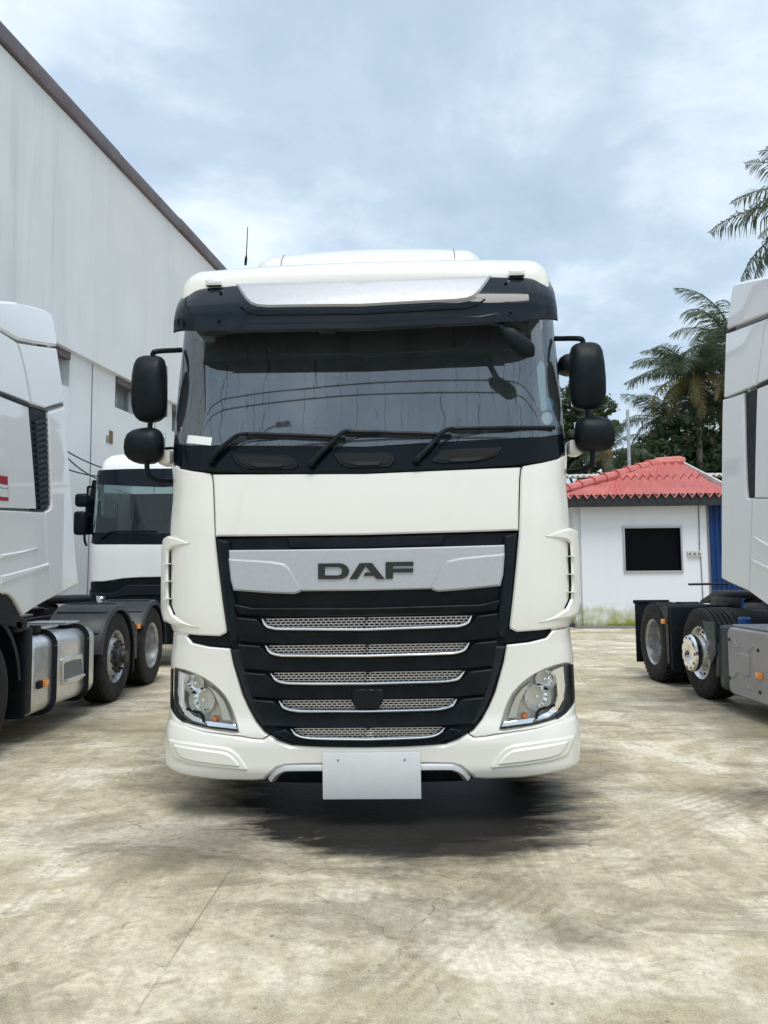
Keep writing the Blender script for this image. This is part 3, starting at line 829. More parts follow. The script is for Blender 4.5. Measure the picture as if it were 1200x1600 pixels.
def leafy(name, label, cat, base, crowns, n, leaf_s, mat, seed, trunk_r=.16):
    r = random.Random(seed); t = thing(name, label, cat, base)
    bm = bmesh.new(); h = crowns[0][0][2]
    tube(bm, smooth_path([(0, 0, 0), (.1, .05, h * .4), (0, 0, h * .75), (.05, 0, h)], 4), [trunk_r * (1 - .6 * k / 12) for k in range(13)], 8)
    for (c, rad) in crowns[1:]:
        c = V(c); s0 = V((0, 0, h * r.uniform(.45, .7))); tube(bm, smooth_path([s0, s0.lerp(c, .5) + V((0, 0, .2)), c], 4), [trunk_r * .45 * (1 - .75 * k / 8) for k in range(9)], 6)
    obj('trunk', bm, 'bark', t)
    verts, faces = [], []
    tot = sum(q[1][0] * q[1][2] for q in crowns)
    for c, rad in crowns:
        m_ = int(n * rad[0] * rad[2] / tot)
        tw = [(V((r.gauss(0, 1), r.gauss(0, 1), r.gauss(0, 1))).normalized() * (r.uniform(.35, 1.0) ** .6)) for _ in range(max(6, m_ // 14))]
        for k in range(m_):
            u = tw[k % len(tw)]
            p = V((u.x * rad[0], u.y * rad[1], u.z * rad[2])) + V(c) + V((r.gauss(0, .10), r.gauss(0, .10), r.gauss(0, .08))) * (.6 + rad[0] * .5)
            a = V((r.gauss(0, 1), r.gauss(0, 1), r.gauss(0, .6))).normalized(); b2 = a.cross(V((r.gauss(0, 1), r.gauss(0, 1), r.gauss(0, 1)))).normalized()
            L2 = leaf_s * r.uniform(.7, 1.3); i = len(verts)
            verts += [p - a * L2, p - b2 * L2 * .42, p + a * L2, p + b2 * L2 * .42]; faces.append((i, i + 1, i + 2, i + 3))
    me = bpy.data.meshes.new('crown'); me.from_pydata([tuple(v) for v in verts], [], faces); me.materials.append(MATS[mat])
    o = bpy.data.objects.new('crown', me); col.objects.link(o); o.parent = t
    return t
tb_ = at_depth(905, 660, 31)
z_ = lambda py, D: at_depth(900, py, D).z
x_ = lambda px, D: at_depth(px, 700, D).x - tb_.x
leafy('broadleaf_tree', 'leafy broad-leaved tree rising behind the mirrors of the cream truck', 'tree', (tb_.x, 31, 0),
      [((0, 0, z_(680, 31)), (1.1, 1.2, 1.4)), ((x_(893, 31), 0, z_(640, 31)), (.75, .8, .9)), ((x_(925, 31), .3, z_(660, 31)), (.7, .7, .5)), ((x_(945, 31), 0, z_(637, 31)), (.5, .5, .42)), ((x_(955, 31), 0, z_(672, 31)), (.42, .5, .38)), ((x_(900, 31), 0, z_(612, 31)), (.4, .4, .4)), ((x_(870, 31), 0, z_(700, 31)), (1.0, 1.0, 1.0)), ((x_(920, 31), .2, z_(715, 31)), (.9, .9, .8)), ((x_(948, 31), .2, z_(655, 31)), (.3, .4, .25))], 9000, .12, 'tree_leaf', 4)
for i, (px, py, D, rx, rz_, lab) in enumerate(((1010, 720, 32, 1.6, .95, 'dark dense shrub behind the red roof ridge'), (1055, 700, 33, 1.8, 1.4, 'tall dark shrub under the bushy palm'), (1105, 712, 34, 1.7, 1.2, 'dark shrub between the shed roof and the palms'), (1160, 700, 35, 2.2, 1.8, 'dark shrub mass beneath the tallest palms'))):
    p = at_depth(px, py, D)
    leafy('shrub', lab, 'shrub', (p.x, D, 0), [((0, 0, p.z), (rx, rx, rz_)), ((-.8, 0, p.z - .8), (rx * .8, rx, rz_)), ((.8, .2, p.z - .8), (rx * .8, rx, rz_))], 3600, .16, 'shrub_leaf', 30 + i, .10)

# ------------------------------------------------------------------ street lamp and overhead wires across the road (seen mirrored in the windscreen)
slp = thing('street_lamp', 'street lamp with a curved arm across the road, mirrored in the cream truck windscreen', 'street lamp', (-4.3, -3.6, 0))
bm = bmesh.new(); lathe(bm, [(.09, 0), (.08, 1.5), (.06, 5.5), (.05, 8.0)], 12, 'Z', (0, 0, 0)); obj('post', bm, 'galvanised', slp)
tubeo('arm', smooth_path([(0, 0, 7.95), (.05, 0, 8.5), (.25, 0, 8.82), (.55, 0, 8.9)], 5), .03, 'galvanised', slp)
boxo('lamp_head', (.72, 0, 8.92), (.42, .16, .08), 'trim_grey', slp, .03)
for i, (za, zb, yy, lab) in enumerate(((9.4, 9.9, -3.0, 'highest'), (9.2, 9.3, -3.05, 'middle'), (7.9, 8.0, -3.2, 'lowest'))):
    bm = bmesh.new(); tube(bm, [V((x_q, yy, za + (zb - za) * (x_q + 30) / 60 + .00045 * x_q * x_q)) for x_q in range(-60, 61, 3)], .022, 6)
    tag(obj('overhead_wire', bm, 'cable_black'), lab + ' of the black overhead wires mirrored in the cream truck windscreen', 'wire', 'overhead wires across the road')
# ------------------------------------------------------------------ wheels (axis X, outer face towards +X)
def tyre_bm(x=0.0, r=0.505, hw=0.15, lug=False):
    bm = bmesh.new()
    tw = hw * 0.86
    prof = [(0.283, -hw * .80), (0.30, -hw * .95), (0.36, -hw), (0.42, -hw * 1.03), (r - .035, -hw * .97), (r - .008, -tw)]
    gd = 0.016
    for g in (-0.62, -0.22, 0.22, 0.62):
        c = g * tw; q = 0.010
        prof += [(r, c - q), (r - gd, c - q * .7), (r - gd, c + q * .7), (r, c + q)]
    prof += [(r - .008, tw), (r - .035, hw * .97), (0.42, hw * 1.03), (0.36, hw), (0.30, hw * .95), (0.283, hw * .80)]
    lathe(bm, prof, 56, 'X', (x, 0, 0))
    if lug:
        n = 46
        for k in range(n):
            a = 2 * math.pi * k / n
            for j, cx in enumerate((-0.40, -0.14, 0.14, 0.40)):
                aa = a + (0.5 if j % 2 else 0) * 2 * math.pi / n
                rot = Matrix.Rotation(aa, 4, 'X') @ Matrix.Translation((x + cx * tw * 2, 0, r + .003)) @ Matrix.Rotation(R(14 if j % 2 else -14), 4, 'Z')
                vs_ = box(bm, (0, 0, 0), (tw * 0.46, 0.044, 0.018))
                bmesh.ops.transform(bm, matrix=rot, verts=vs_)
    return bm
def ring_nuts(bm, n, rad, x, r=0.016, l=0.05):
    for k in range(n):
        a = 2 * math.pi * k / n
        lathe(bm, [(0.001, x + l), (r * .8, x + l), (r, x + l * .55), (r, x)], 6, 'X', (0, rad * math.cos(a), rad * math.sin(a)))
WH = {}
def wheel_parts(kind):
    if kind in WH: return WH[kind]
    d = {}
    lug = kind == 'drive'
    d['tyre'] = tyre_bm(0, lug=lug)
    bm = bmesh.new()
    if kind in ('steer', 'alloy'):
        lathe(bm, [(0.278, -.10), (0.285, .115), (0.300, .125), (0.302, .135), (0.290, .140), (0.272, .120), (0.262, .075), (0.235, .070), (0.215, .105), (0.180, .135), (0.150, .140), (0.120, .138)], 48)
    else:
        lathe(bm, [(0.278, -.10), (0.285, .115), (0.300, .125), (0.302, .135), (0.290, .140), (0.270, .115), (0.258, .02), (0.240, -.05), (0.215, -.085), (0.180, -.095), (0.130, -.095)], 48)
    d['rim'] = bm
    bm = bmesh.new(); x = 0.135 if kind in ('steer', 'alloy') else -0.095
    if kind == 'alloy':
        lathe(bm, [(0.205, x - .02), (0.21, x + .10), (0.195, x + .125), (0.14, x + .135), (0.10, x + .13), (0.05, x + .10), (0.001, x + .10)], 32)
    else:
        lathe(bm, [(0.125, x - .02), (0.12, x + .05), (0.10, x + .075), (0.075, x + .08), (0.07, x + .12), (0.05, x + .13), (0.001, x + .13)], 28)
    d['hub'] = bm
    bm = bmesh.new(); ring_nuts(bm, 10, 0.167, x if kind != 'alloy' else x + .11, 0.017, 0.06 if kind == 'steer' else 0.03); d['nut_ring'] = bm
    bm = bmesh.new()
    for k in range(10):
        a = 2 * math.pi * (k + .5) / 10; xr = {'steer': .0955, 'alloy': .0955, 'drive': -.078, 'dish': -.078}[kind]
        lathe(bm, [(0.001, xr), (0.019, xr), (0.021, xr - .012)], 10, 'X', (0, 0.228 * math.cos(a), 0.228 * math.sin(a)))
    d['hand_holes'] = bm
    mats = {'tyre': 'rubber', 'rim': 'rim_alloy' if kind == 'alloy' else 'rim_steel', 'hub': 'chrome' if kind == 'alloy' else 'hub_dark', 'nut_ring': 'hub_dark', 'hand_holes': 'void_black'}
    if kind == 'alloy':
        bm = bmesh.new()
        for k in range(10):
            a = 2 * math.pi * k / 10
            lathe(bm, [(0.001, x + .131), (0.020, x + .131), (0.022, x + .10)], 10, 'X', (0, 0.165 * math.cos(a), 0.165 * math.sin(a)))
        d['nut_ring'] = bm; mats['nut_ring'] = 'void_black'
    res = {}
    for k, b in d.items():
        bmesh.ops.recalc_face_normals(b, faces=b.faces); finish(b, 30)
        me = bpy.data.meshes.new(k); b.to_mesh(me); b.free(); me.materials.append(MATS[mats[k]]); res[k] = me
    WH[kind] = res; return res
def put_wheel(parent, loc, kind, flip=False, dual=False, spin=0.0):
    p = wheel_parts(kind)
    o = bpy.data.objects.new('wheel', p['rim']); col.objects.link(o); o.parent = parent
    o.matrix_basis = Matrix.Translation(loc) @ Matrix.Rotation(math.pi if flip else 0, 4, 'Z') @ Matrix.Rotation(spin, 4, 'X')
    for k in ('tyre', 'hub', 'nut_ring', 'hand_holes'):
        c = bpy.data.objects.new(k, p[k]); col.objects.link(c); c.parent = o
        if k in ('nut_ring', 'hand_holes'): stuff(c)
    if dual:
        c = bpy.data.objects.new('tyre', p['tyre']); col.objects.link(c); c.parent = o; c.location = (-0.335, 0, 0)
    return o

# ------------------------------------------------------------------ the cream tractor unit
daf = thing('tractor_truck', 'cream white cab-over truck with black slatted grille and dark sun visor, facing out head-on', 'truck',
            (-0.098, 4.492, 0), R(-2.48), R(-0.57))
bpy.context.view_layer.update()
DF = Frame(daf)
WT = [(.25, 1.235), (.45, 1.25), (.9, 1.25), (1.08, 1.235), (1.2, 1.262), (1.7, 1.262), (2.05, 1.25), (2.3, 1.25), (3.0, 1.242), (3.2, 1.24)]
BT = [(.22, .07), (.30, .03), (.42, 0.0), (.52, .005), (.62, .035), (1.0, .05), (1.15, .045), (1.7, .065), (2.0, .10), (2.2, .145), (2.6, .24), (3.1, .37)]
RCT = [(.2, .27), (1.9, .27), (2.25, .16), (3.2, .15)]
def dsurf(x, z):
    W = interp(WT, z); ax = min(abs(x), W * .9996)
    return interp(BT, z) + .055 * (ax / W) ** 2 + corner(ax, W, W * .74, interp(RCT, z))
def DP(pts, surf=dsurf, Wt=WT, k=.9996):
    out = []
    for a, b in DF(pts, surf):
        W = interp(Wt, b) * k
        out.append((max(-W, min(W, a)), b))
    return out
def dz(py, px=573, surf=dsurf): return DF([(px, py)], surf)[0][1]
def DH(pts, **k):     # left-half outline (top centre first, bottom centre last) -> full symmetric outline
    q = DP(pts, **k); q[0] = (0.0, q[0][1]); q[-1] = (0.0, q[-1][1])
    return q[:-1] + [q[-1]] + mirror(q[1:-1])
def D3(pts, off=0.0, surf=dsurf): return [V((a, surf(a, b) - off, b)) for a, b in DP(pts, surf)]
def Dat(px, py, dep):
    d = DF.inv.to_3x3() @ px_ray(px, py); t = (dep - DF.o.y) / d.y; return DF.o + d * t
def dpan(name, pts, mat, parent=daf, **k):
    k.setdefault('xw', 1.25)
    return panel(name, pts, k.pop('surf', dsurf), mat, parent, **k)
def both(name, pts, mat, parent=daf, **k):
    a = dpan(name, pts, mat, parent, **k); b = dpan(name, mirror(pts), mat, parent, **k); return a, b

# dark structure behind the panels, cab box
boxo('front_frame', (0, .52, 1.18), (2.1, .5, 1.75), 'void_black', daf)
boxo('floor_pan', (0, 1.35, 1.42), (2.4, 1.7, .10), 'black_plastic', daf)
boxo('rear_wall', (0, 2.22, 2.35), (2.42, .06, 2.0), 'paint_cream', daf, .02)
boxo('rear_trim', (0, 2.17, 2.35), (2.34, .03, 1.9), 'interior', daf)
boxo('cab_underside', (0, 1.4, 1.1), (2.2, 1.4, .5), 'black_plastic', daf, .05)
for s in (-1, 1):
    Xs = s * 1.247; mp = SIDE(Xs)
    tb = lambda a, b: .02 * max(0, (b - 2.0)) + .02 * max(0, .6 - a)
    sk = dict(mp=mp, th=.05, cell=.2, bev=.006)
    o = panel('door', [(.42, 1.15), (1.68, 1.15), (1.68, 2.12), (.46, 2.12), (.36, 2.05)], tb, 'paint_cream', daf, **sk)
    boxo('handle', (Xs + s * .012, 1.22, 1.75), (.03, .2, .05), 'black_plastic', o, .012)
    panel('window_frame', [(.46, 2.125), (.60, 2.125), (.78, 2.95), (1.60, 2.98), (1.60, 2.125), (1.68, 2.125), (1.68, 3.08), (.60, 3.06), (.44, 2.4)], tb, 'black_plastic', daf, **sk)
    panel('side_window', [(.59, 2.12), (1.61, 2.12), (1.61, 2.985), (.775, 2.955)], tb, 'side_glass', daf, off=-.02, mp=mp, th=.004, cell=.3, bev=.001)
    panel('sleeper_side', [(1.685, 1.15), (2.24, 1.15), (2.24, 3.3), (1.685, 3.3)], tb, 'paint_cream', daf, **sk)
    panel('roof_side', [(.60, 3.065), (1.68, 3.085), (1.68, 3.35), (.45, 3.32)], tb, 'paint_cream', daf, **sk)

# roof cap and the deflector above it
bm = bmesh.new()
loft(bm, [arch(.235, 1.09, 3.16, .02, 3.10, .005), arch(.236, 1.13, 3.27, .10, 3.10), arch(.245, 1.15, 3.345, .11, 3.10), arch(.275, 1.17, 3.41, .12, 3.10), arch(.345, 1.18, 3.455, .13, 3.10), arch(.46, 1.19, 3.485, .13, 3.1),
          arch(.75, 1.20, 3.515, .13, 3.1), arch(1.4, 1.20, 3.54, .13, 3.1), arch(2.24, 1.20, 3.55, .13, 3.1)], closed=False)
obj('roof', bm, 'paint_cream', daf, 50)
bm = bmesh.new()
loft(bm, [arch(.70, .68, 3.52, .03, 3.45), arch(.72, .74, 3.60, .08, 3.45), arch(.76, .78, 3.68, .11, 3.5), arch(.85, .81, 3.755, .14, 3.5), arch(1.02, .835, 3.82, .16, 3.5), arch(1.3, .85, 3.885, .17, 3.5),
          arch(1.7, .86, 3.925, .17, 3.5), arch(2.2, .86, 3.94, .17, 3.5)], closed=False)
rd = obj('roof_deflector', bm, 'paint_cream', daf, 50)
for s in (-1, 1):
    pth = []
    for (y, w_, zt, r, zb_, bw) in ((.72, .74, 3.60, .08, 0, .03), (.76, .78, 3.68, .11, 0, .03), (.85, .81, 3.755, .14, 0, .03), (1.02, .835, 3.82, .16, 0, .03), (1.3, .85, 3.885, .17, 0, .03)):
        xq = min(.61, w_ - r); pth.append((s * xq, y - .001, zt - bw * (xq / (w_ - r)) ** 2 + .0005))
    tubeo('seam', pth, .0035, 'seam_grey', rd, 6)
tubeo('antenna', [Dat(383.5, 414, .9), Dat(384.4, 404, .9), Dat(385, 398, .9), Dat(387, 355, .9)], [.010, .010, .004, .003], 'black_plastic', daf)

# windscreen, pillars, cowl
gl_out = DH([(573, 500), (320, 502), (290, 506), (285, 530), (277, 610), (272, 660), (270.5, 684), (274, 694), (300, 696.5), (573, 698)])
dpan('windscreen', gl_out, 'windscreen_glass', th=.004, bev=.001, off=.004)
both('pillar_trim', DP([(272, 505), (294, 505), (287, 560), (280, 625), (276, 684), (283, 697), (262, 699), (264, 670), (268, 620), (271, 560)]), 'black_gloss', th=.08)
dpan('cowl', DH([(573, 694), (300, 693), (275, 690), (262, 690), (262, 714), (267, 724), (280, 730), (300, 734), (332, 737.5), (440, 739), (573, 738.5)]), 'black_gloss', th=.06, bev=.008)
for pts in ([(360, 708), (448, 711), (462, 717), (468, 728), (455, 734), (382, 733), (368, 724)], [(520, 707), (612, 707), (619, 716), (610, 730), (545, 732), (529, 724)],
            [(688, 703), (787, 698), (776, 713), (752, 721), (690, 725), (672, 721)]):
    q = round_poly(DP(pts), .02)
    o = dpan('step_recess', q, 'black_plastic', off=.010, th=.02, bev=.005)
    c = (sum(a for a, b in q) / len(q), sum(b for a, b in q) / len(q))
    dpan('recess_floor', [(c[0] + (a - c[0]) * .86, c[1] + (b - c[1]) * .62) for a, b in q], 'void_black', o, off=.014, th=.01, bev=.002)
    dpan('step_lip', [(c[0] + (a - c[0]) * .5, c[1] - .022 + (b - c[1]) * .28) for a, b in q], 'dark_plastic', o, off=.018, th=.01, bev=.003)

# white front panels
HOODL = [(334, 838.5), (333.5, 800), (332.5, 760), (330.5, 745)]
dpan('bonnet', DH([(573, 740.5), (440, 741), (331.5, 741.5), (332.5, 745), (334, 760), (335.5, 800), (336.5, 838), (450, 837), (573, 835.5)]), 'paint_cream', th=.05, bev=.010)
both('corner_panel', DP([(262, 716), (267, 726), (280, 732), (300, 736), (328, 740), (330.5, 745), (332, 760), (333.5, 800), (335, 838), (340, 884), (347, 940), (353.5, 984), (353, 989), (343, 994),
                         (310, 992.5), (285, 990), (262, 985), (250, 978), (248, 940), (250, 860), (262, 800)]), 'paint_cream', th=.06, bev=.010)
def flsurf(x, z):
    W = interp(WT, z); ax = min(abs(x), 1.318)
    return interp(BT, z) + .055 * (ax / W) ** 2 + corner(ax, 1.320, W * .72, .26, 2.1) - .006
FLW = [(0, 1.3185), (3, 1.3185)]
FLARE = DP([(300, 847), (288, 843.5), (275, 840), (262, 837), (253, 843), (248, 861), (246.5, 910), (247.5, 950), (254, 970), (268, 976), (290, 979.5), (316, 981), (300, 975.5), (284, 969.5), (270, 961), (263, 945), (261.8, 925), (261.6, 880), (262.5, 861), (267, 856), (278, 854), (297, 851.5)], surf=flsurf, Wt=FLW, k=1.0)
SLOT = DP([(259, 850), (266.5, 853), (267.5, 880), (267, 925), (268, 945), (274, 960), (262, 958), (257, 930)])
for s in (-1, 1):
    f = (lambda q: q) if s < 0 else mirror
    dfl = dpan('air_deflector', f(FLARE), 'paint_cream', surf=flsurf, th=.16, bev=.014, cell=.035, xw=1.32)
    dpan('vent_slot', f(SLOT), 'black_plastic', dfl, off=.004, th=.02, bev=.001)
    for py in (881, 908, 935):
        p = D3([(266, py)], .006)[0]
        boxo('vent_fin', (p.x * (1 if s < 0 else -1), p.y, p.z), (.05, .10, .005), 'paint_cream', dfl)

# grille
GL = [(335, 840), (341, 884), (348, 940), (354.5, 985), (352, 991), (330, 994), (291, 992), (300, 1003), (325, 1009), (359.5, 1012), (365, 1040), (380, 1087), (390, 1109), (401, 1129), (413, 1144), (432, 1156), (455, 1164), (500, 1167.5)]
dpan('grille', DH([(573, 836.5)] + GL + [(573, 1168)]), 'black_plastic', off=-.03, th=.06, bev=.008)
gr = daf
dpan('grille_header', DH([(573, 838), (445, 839), (452, 857), (573, 857)]), 'black_plastic', off=-.008, th=.03, bev=.012)
both('grille_side', DP([(339, 842), (358, 846), (362, 900), (368, 944), (376, 985), (372, 1004), (360, 1004), (352, 960)]), 'black_plastic', off=.006, th=.04, bev=.012)
ST = [[(411.5, 966.4), (417, 976), (428, 980.7), (450, 982), (573, 982.6)], [(416.6, 1008), (424, 1018), (437, 1022.5), (460, 1023.5), (573, 1023.7)], [(425, 1051.5), (434, 1061.5), (446, 1065.4), (470, 1066.6), (573, 1067)],
      [(438, 1094), (446, 1104), (461, 1108.3), (485, 1109.5), (573, 1110)], [(456.5, 1137.6), (465.5, 1146), (479, 1150.3), (505, 1152), (573, 1153)]]
MT = [965.5, 1008, 1051, 1094.5, 1138.5]
XL = [372, 374, 382, 396, 415, 440]
for i, st in enumerate(ST):
    q = [V((a, b, 0)) for a, b in DP(st)]; q[-1].x = 0
    q = smooth_path(q, 5); full = q + [V((-p.x, p.y, 0)) for p in reversed(q[:-1])]
    path = [V((p.x, dsurf(p.x, p.y) - .030, p.y)) for p in full]
    prof = [(-.010, -.0062), (.010, -.0062), (.013, 0), (.010, .0062), (-.010, .0062)]
    n = len(path); tap = [min(1.0, .45 + 5.0 * min(k, n - 1 - k) / n) for k in range(n)]
    tubeo('chrome_strip', path, tap, 'chrome', gr, 8, prof)
    # honeycomb mesh above the strip
    zt = dz(MT[i]); zb = min(p.y for p in full); xa = min(p.x for p in full)
    bm = bmesh.new(); rows = 4; hh = (zt - zb) / rows; cw = .030; t = .0026
    lowz = lambda x: interp([(a.x, a.y) for a in full], x)
    for r_ in range(rows + 1):
        z = zb + r_ * hh
        k = math.floor(xa / cw)
        while k * cw < -xa:
            x1, x2 = max(k * cw, xa + .012), min((k + 1) * cw, -xa - .012); k += 1
            if x2 <= x1 or z < lowz((x1 + x2) / 2) - .002: continue
            y = dsurf((x1 + x2) / 2, z) + .016
            box(bm, ((x1 + x2) / 2, y, z), (x2 - x1, .012, t * 2))
        if r_ < rows:
            k = math.floor(xa / cw)
            while k * cw < -xa:
                x = (k + .5 * (r_ % 2)) * cw; k += 1
                if abs(x) > -xa - .014 or z < lowz(x) - .004: continue
                box(bm, (x, dsurf(x, z) + .016, z + hh / 2), (t * 2.4, .012, hh))
    stuff(obj('mesh_insert', bm, 'mesh_metal', gr))
    dpan('mesh_backing', [(xa + .01, zt), (xa + .05, zb + .006), (-xa - .05, zb + .006), (-xa - .01, zt)], 'void_black', gr, off=-.026, th=.01, bev=.001)
# louvre blades between the strips; each leans forward at its top edge
def blade(top, bot, xl0, xl1, name='louvre_blade'):
    """top/bot: px polylines from the left end to the centre"""
    a = DP(top); b = DP(bot); a[-1] = (0, a[-1][1]); b[-1] = (0, b[-1][1])
    poly = [p for p in reversed(a)] + b
    poly = poly + mirror(poly)[1:-1]
    zt = max(p[1] for p in a); zb_ = min(p[1] for p in b)
    return dpan(name, poly, 'black_plastic', gr, off=lambda x, z: .004 + .034 * max(0, min(1, (z - zb_) / (zt - zb_))), th=.05, bev=.006, cell=.045)
blade([(368, 944), (395, 950), (573, 950)], [(374, 962), (408, 963.5), (573, 963.5)], 0, 0)
for i in range(5):
    st = ST[i]
    t = [(XL[i], st[0][1] - 2), (st[0][0] - 9, st[0][1] + 1), (st[1][0] - 5, st[1][1] + 3), (st[2][0] - 3, st[2][1] + 4), (st[3][0], st[3][1] + 3.5), (573, st[4][1] + 3.5)]
    if i < 4:
        b = [(XL[i + 1] - 1, MT[i + 1] - 5), (ST[i + 1][0][0] - 6, MT[i + 1] - 2), (573, MT[i + 1] - 1)]
    else:
        b = [(446, 1153), (470, 1163), (500, 1165.5), (573, 1166)]
        t[0] = (430, 1142)
    blade(t, b, 0, 0)
both('grille_facet', DP([(360, 1016), (378, 1014), (384, 1046), (398, 1092), (418, 1134), (410, 1136), (396, 1116), (384, 1090), (370, 1050)]), 'dark_plastic', off=.000, th=.03, bev=.012)
dpan('radar_cover', round_poly(DP([(550, 1076), (599, 1076), (599, 1092), (592, 1107), (557, 1107), (549, 1092)]), .012), 'black_gloss', off=.022, th=.05, bev=.006)

# silver name bar and badge
bar = dpan('name_bar', DH([(573, 857.5), (450, 859), (358.5, 859.8), (359, 880), (366.5, 920.5), (420, 924), (573, 922.8)]), 'silver_paint', off=.022, th=.05, bev=.008)
for f in (lambda q: q, mirror):
    dpan('bar_wing', f(DP([(358.7, 873), (385, 874.5), (425, 877), (444, 880.5), (453, 887), (472, 920), (470, 925), (461, 928), (420, 926.5), (366.5, 922.5), (362, 906)])), 'silver_paint', bar, off=.036, th=.02, bev=.011)
def letter(name, polys):
    bm = bmesh.new()
    for P_ in polys:
        q = DF(P_, lambda a, b: dsurf(a, b) - .03)
        c = (sum(a for a, b in q) / len(q), sum(b for a, b in q) / len(q)); d = dsurf(*c)
        prism(bm, q, FRONT, d - .031, d - .015)
    obj(name, bm, 'badge', bar, 30)
def arcp(cx, cy, rx, ry, a0, a1, n=8): return [(cx + rx * math.cos(R(a0 + (a1 - a0) * k / n)), cy + ry * math.sin(R(a0 + (a1 - a0) * k / n))) for k in range(n + 1)]
letter('badge_letter', [[(497, 880.5), (512, 880.3), (512, 886), (507.5, 886), (507.5, 899), (512, 899), (512, 904.8), (497, 904.8)],
                        [(512, 880.3), (530, 880)] + arcp(530, 892.4, 15.5, 12.4, -90, 90) + [(512, 904.8), (512, 899), (528, 899)] + arcp(528, 892.4, 6.5, 6.5, 90, -90) + [(512, 886)]])
letter('badge_letter', [[(546, 904.8), (562, 879.8), (581, 879.4), (601, 904.6), (588.5, 904.6), (571, 884.5), (558, 904.8)], [(571, 894.4), (580, 894.4), (584.5, 899.6), (568, 899.8)]])
letter('badge_letter', [[(602.5, 878.2), (646, 877.6), (646, 884.2), (614, 884.6), (614, 888.4), (645.5, 888), (645.5, 894.2), (614, 894.6), (614, 904.3), (602.5, 904.4)]])

# headlamp corners
LAMP = [(263, 1043.5), (275, 1045.5), (290, 1049.5), (305, 1055), (318, 1061.5), (329, 1069.5), (340, 1078), (350, 1089), (357, 1101), (363, 1115), (368, 1130), (371.5, 1144), (362, 1144), (350, 1142), (332, 1140), (314, 1137), (300, 1133), (287, 1128), (277, 1120), (269, 1110), (265, 1096), (263, 1080)]
lampq = DP(LAMP)
both('headlamp_panel', DP([(262, 988), (291, 994), (300, 1005), (325, 1011), (359, 1014), (364, 1040), (378, 1087), (388, 1109), (399, 1129), (411, 1145), (418, 1150), (410, 1155), (392, 1153.5), (371, 1149.5), (345, 1145.5), (320, 1141), (290, 1132), (263, 1123), (258, 1122)]
                          + [(262, 1100), (266, 1105), (269, 1112.5), (276, 1122), (286, 1130), (300, 1135), (314, 1139), (332, 1142), (350, 1144), (362, 1146), (373, 1146), (369, 1130), (364, 1114), (358, 1100), (351, 1088), (341, 1077), (330, 1068), (318, 1060), (305, 1053.5), (290, 1048), (275, 1044), (258, 1042), (258, 1010)]),
     'paint_cream', th=.12, bev=.008, cell=.04)
for s in (-1, 1):
    f = (lambda q: q) if s < 0 else mirror
    hl = dpan('headlamp', f(lampq), 'bezel', off=-.075, th=.02, bev=.002)
    dpan('lens', f(lampq), 'lamp_glass', hl, off=.001, th=.004, bev=.001, cell=.04)
    for (px, py), r, dp in (((302, 1069), .062, .06), ((314, 1096), .080, .065)):
        p = D3([(px, py)], -dp)[0]; p.x *= -s
        bm = bmesh.new()
        lathe(bm, [(r, -.045), (r * .97, -.035), (r * .8, .0), (r * .5, .022), (r * .2, .03), (.001, .031)], 13, 'Y', p)
        obj('reflector', bm, 'reflector', hl, 4)
        bm = bmesh.new(); lathe(bm, [(.001, -.02), (.008, -.018), (.010, 0), (.010, .04)], 10, 'Y', p); obj('bulb', bm, 'chrome', hl)
    dpan('lamp_surround', f(DP([(276, 1048), (290, 1054), (296, 1060), (287, 1075), (286, 1095), (290, 1108), (300, 1118), (320, 1128), (318, 1133), (298, 1128), (283, 1117), (276, 1100), (273, 1075)])), 'chrome', hl, off=-.03, th=.03, bev=.004, cell=.04)
    dpan('lamp_surround', f(DP([(322, 1072), (336, 1082), (347, 1096), (354, 1112), (359, 1128), (345, 1127), (340, 1105), (331, 1086)])), 'bezel', hl, off=-.035, th=.03, bev=.004, cell=.04)
    dpan('edge_trim', f(DP([(263, 1045), (270, 1046), (268, 1075), (270, 1098), (278, 1115), (290, 1126), (285, 1127), (275, 1119), (268, 1109), (264, 1095)])), 'dark_plastic', hl, off=-.006, th=.02, bev=.002, cell=.04)
    dpan('running_lamp', f(DP([(318, 1127), (366, 1133), (369, 1141), (322, 1136)])), 'reflector', hl, off=-.03, th=.02, bev=.003, cell=.04)
    p = D3([(334, 1124)], -.035)[0]; p.x *= -s
    bm = bmesh.new(); lathe(bm, [(.001, -.03), (.012, -.026), (.017, -.012), (.018, .01), (.012, .03)], 12, 'Y', p); obj('indicator_bulb', bm, 'amber', hl)
    dpan('lamp_divider', f(DP([(290, 1107), (312, 1113), (318, 1120), (318, 1130), (315, 1129), (314, 1121), (310, 1116), (289, 1110)])), 'black_plastic', hl, off=-.012, th=.02, bev=.001, cell=.04)
    tubeo('side_tie', D3([(300, 1130), (325, 1135), (366, 1140)], .001) if s < 0 else [V((-p.x, p.y, p.z)) for p in D3([(300, 1130), (325, 1135), (366, 1140)], .001)], .003, 'black_plastic', hl, 6)

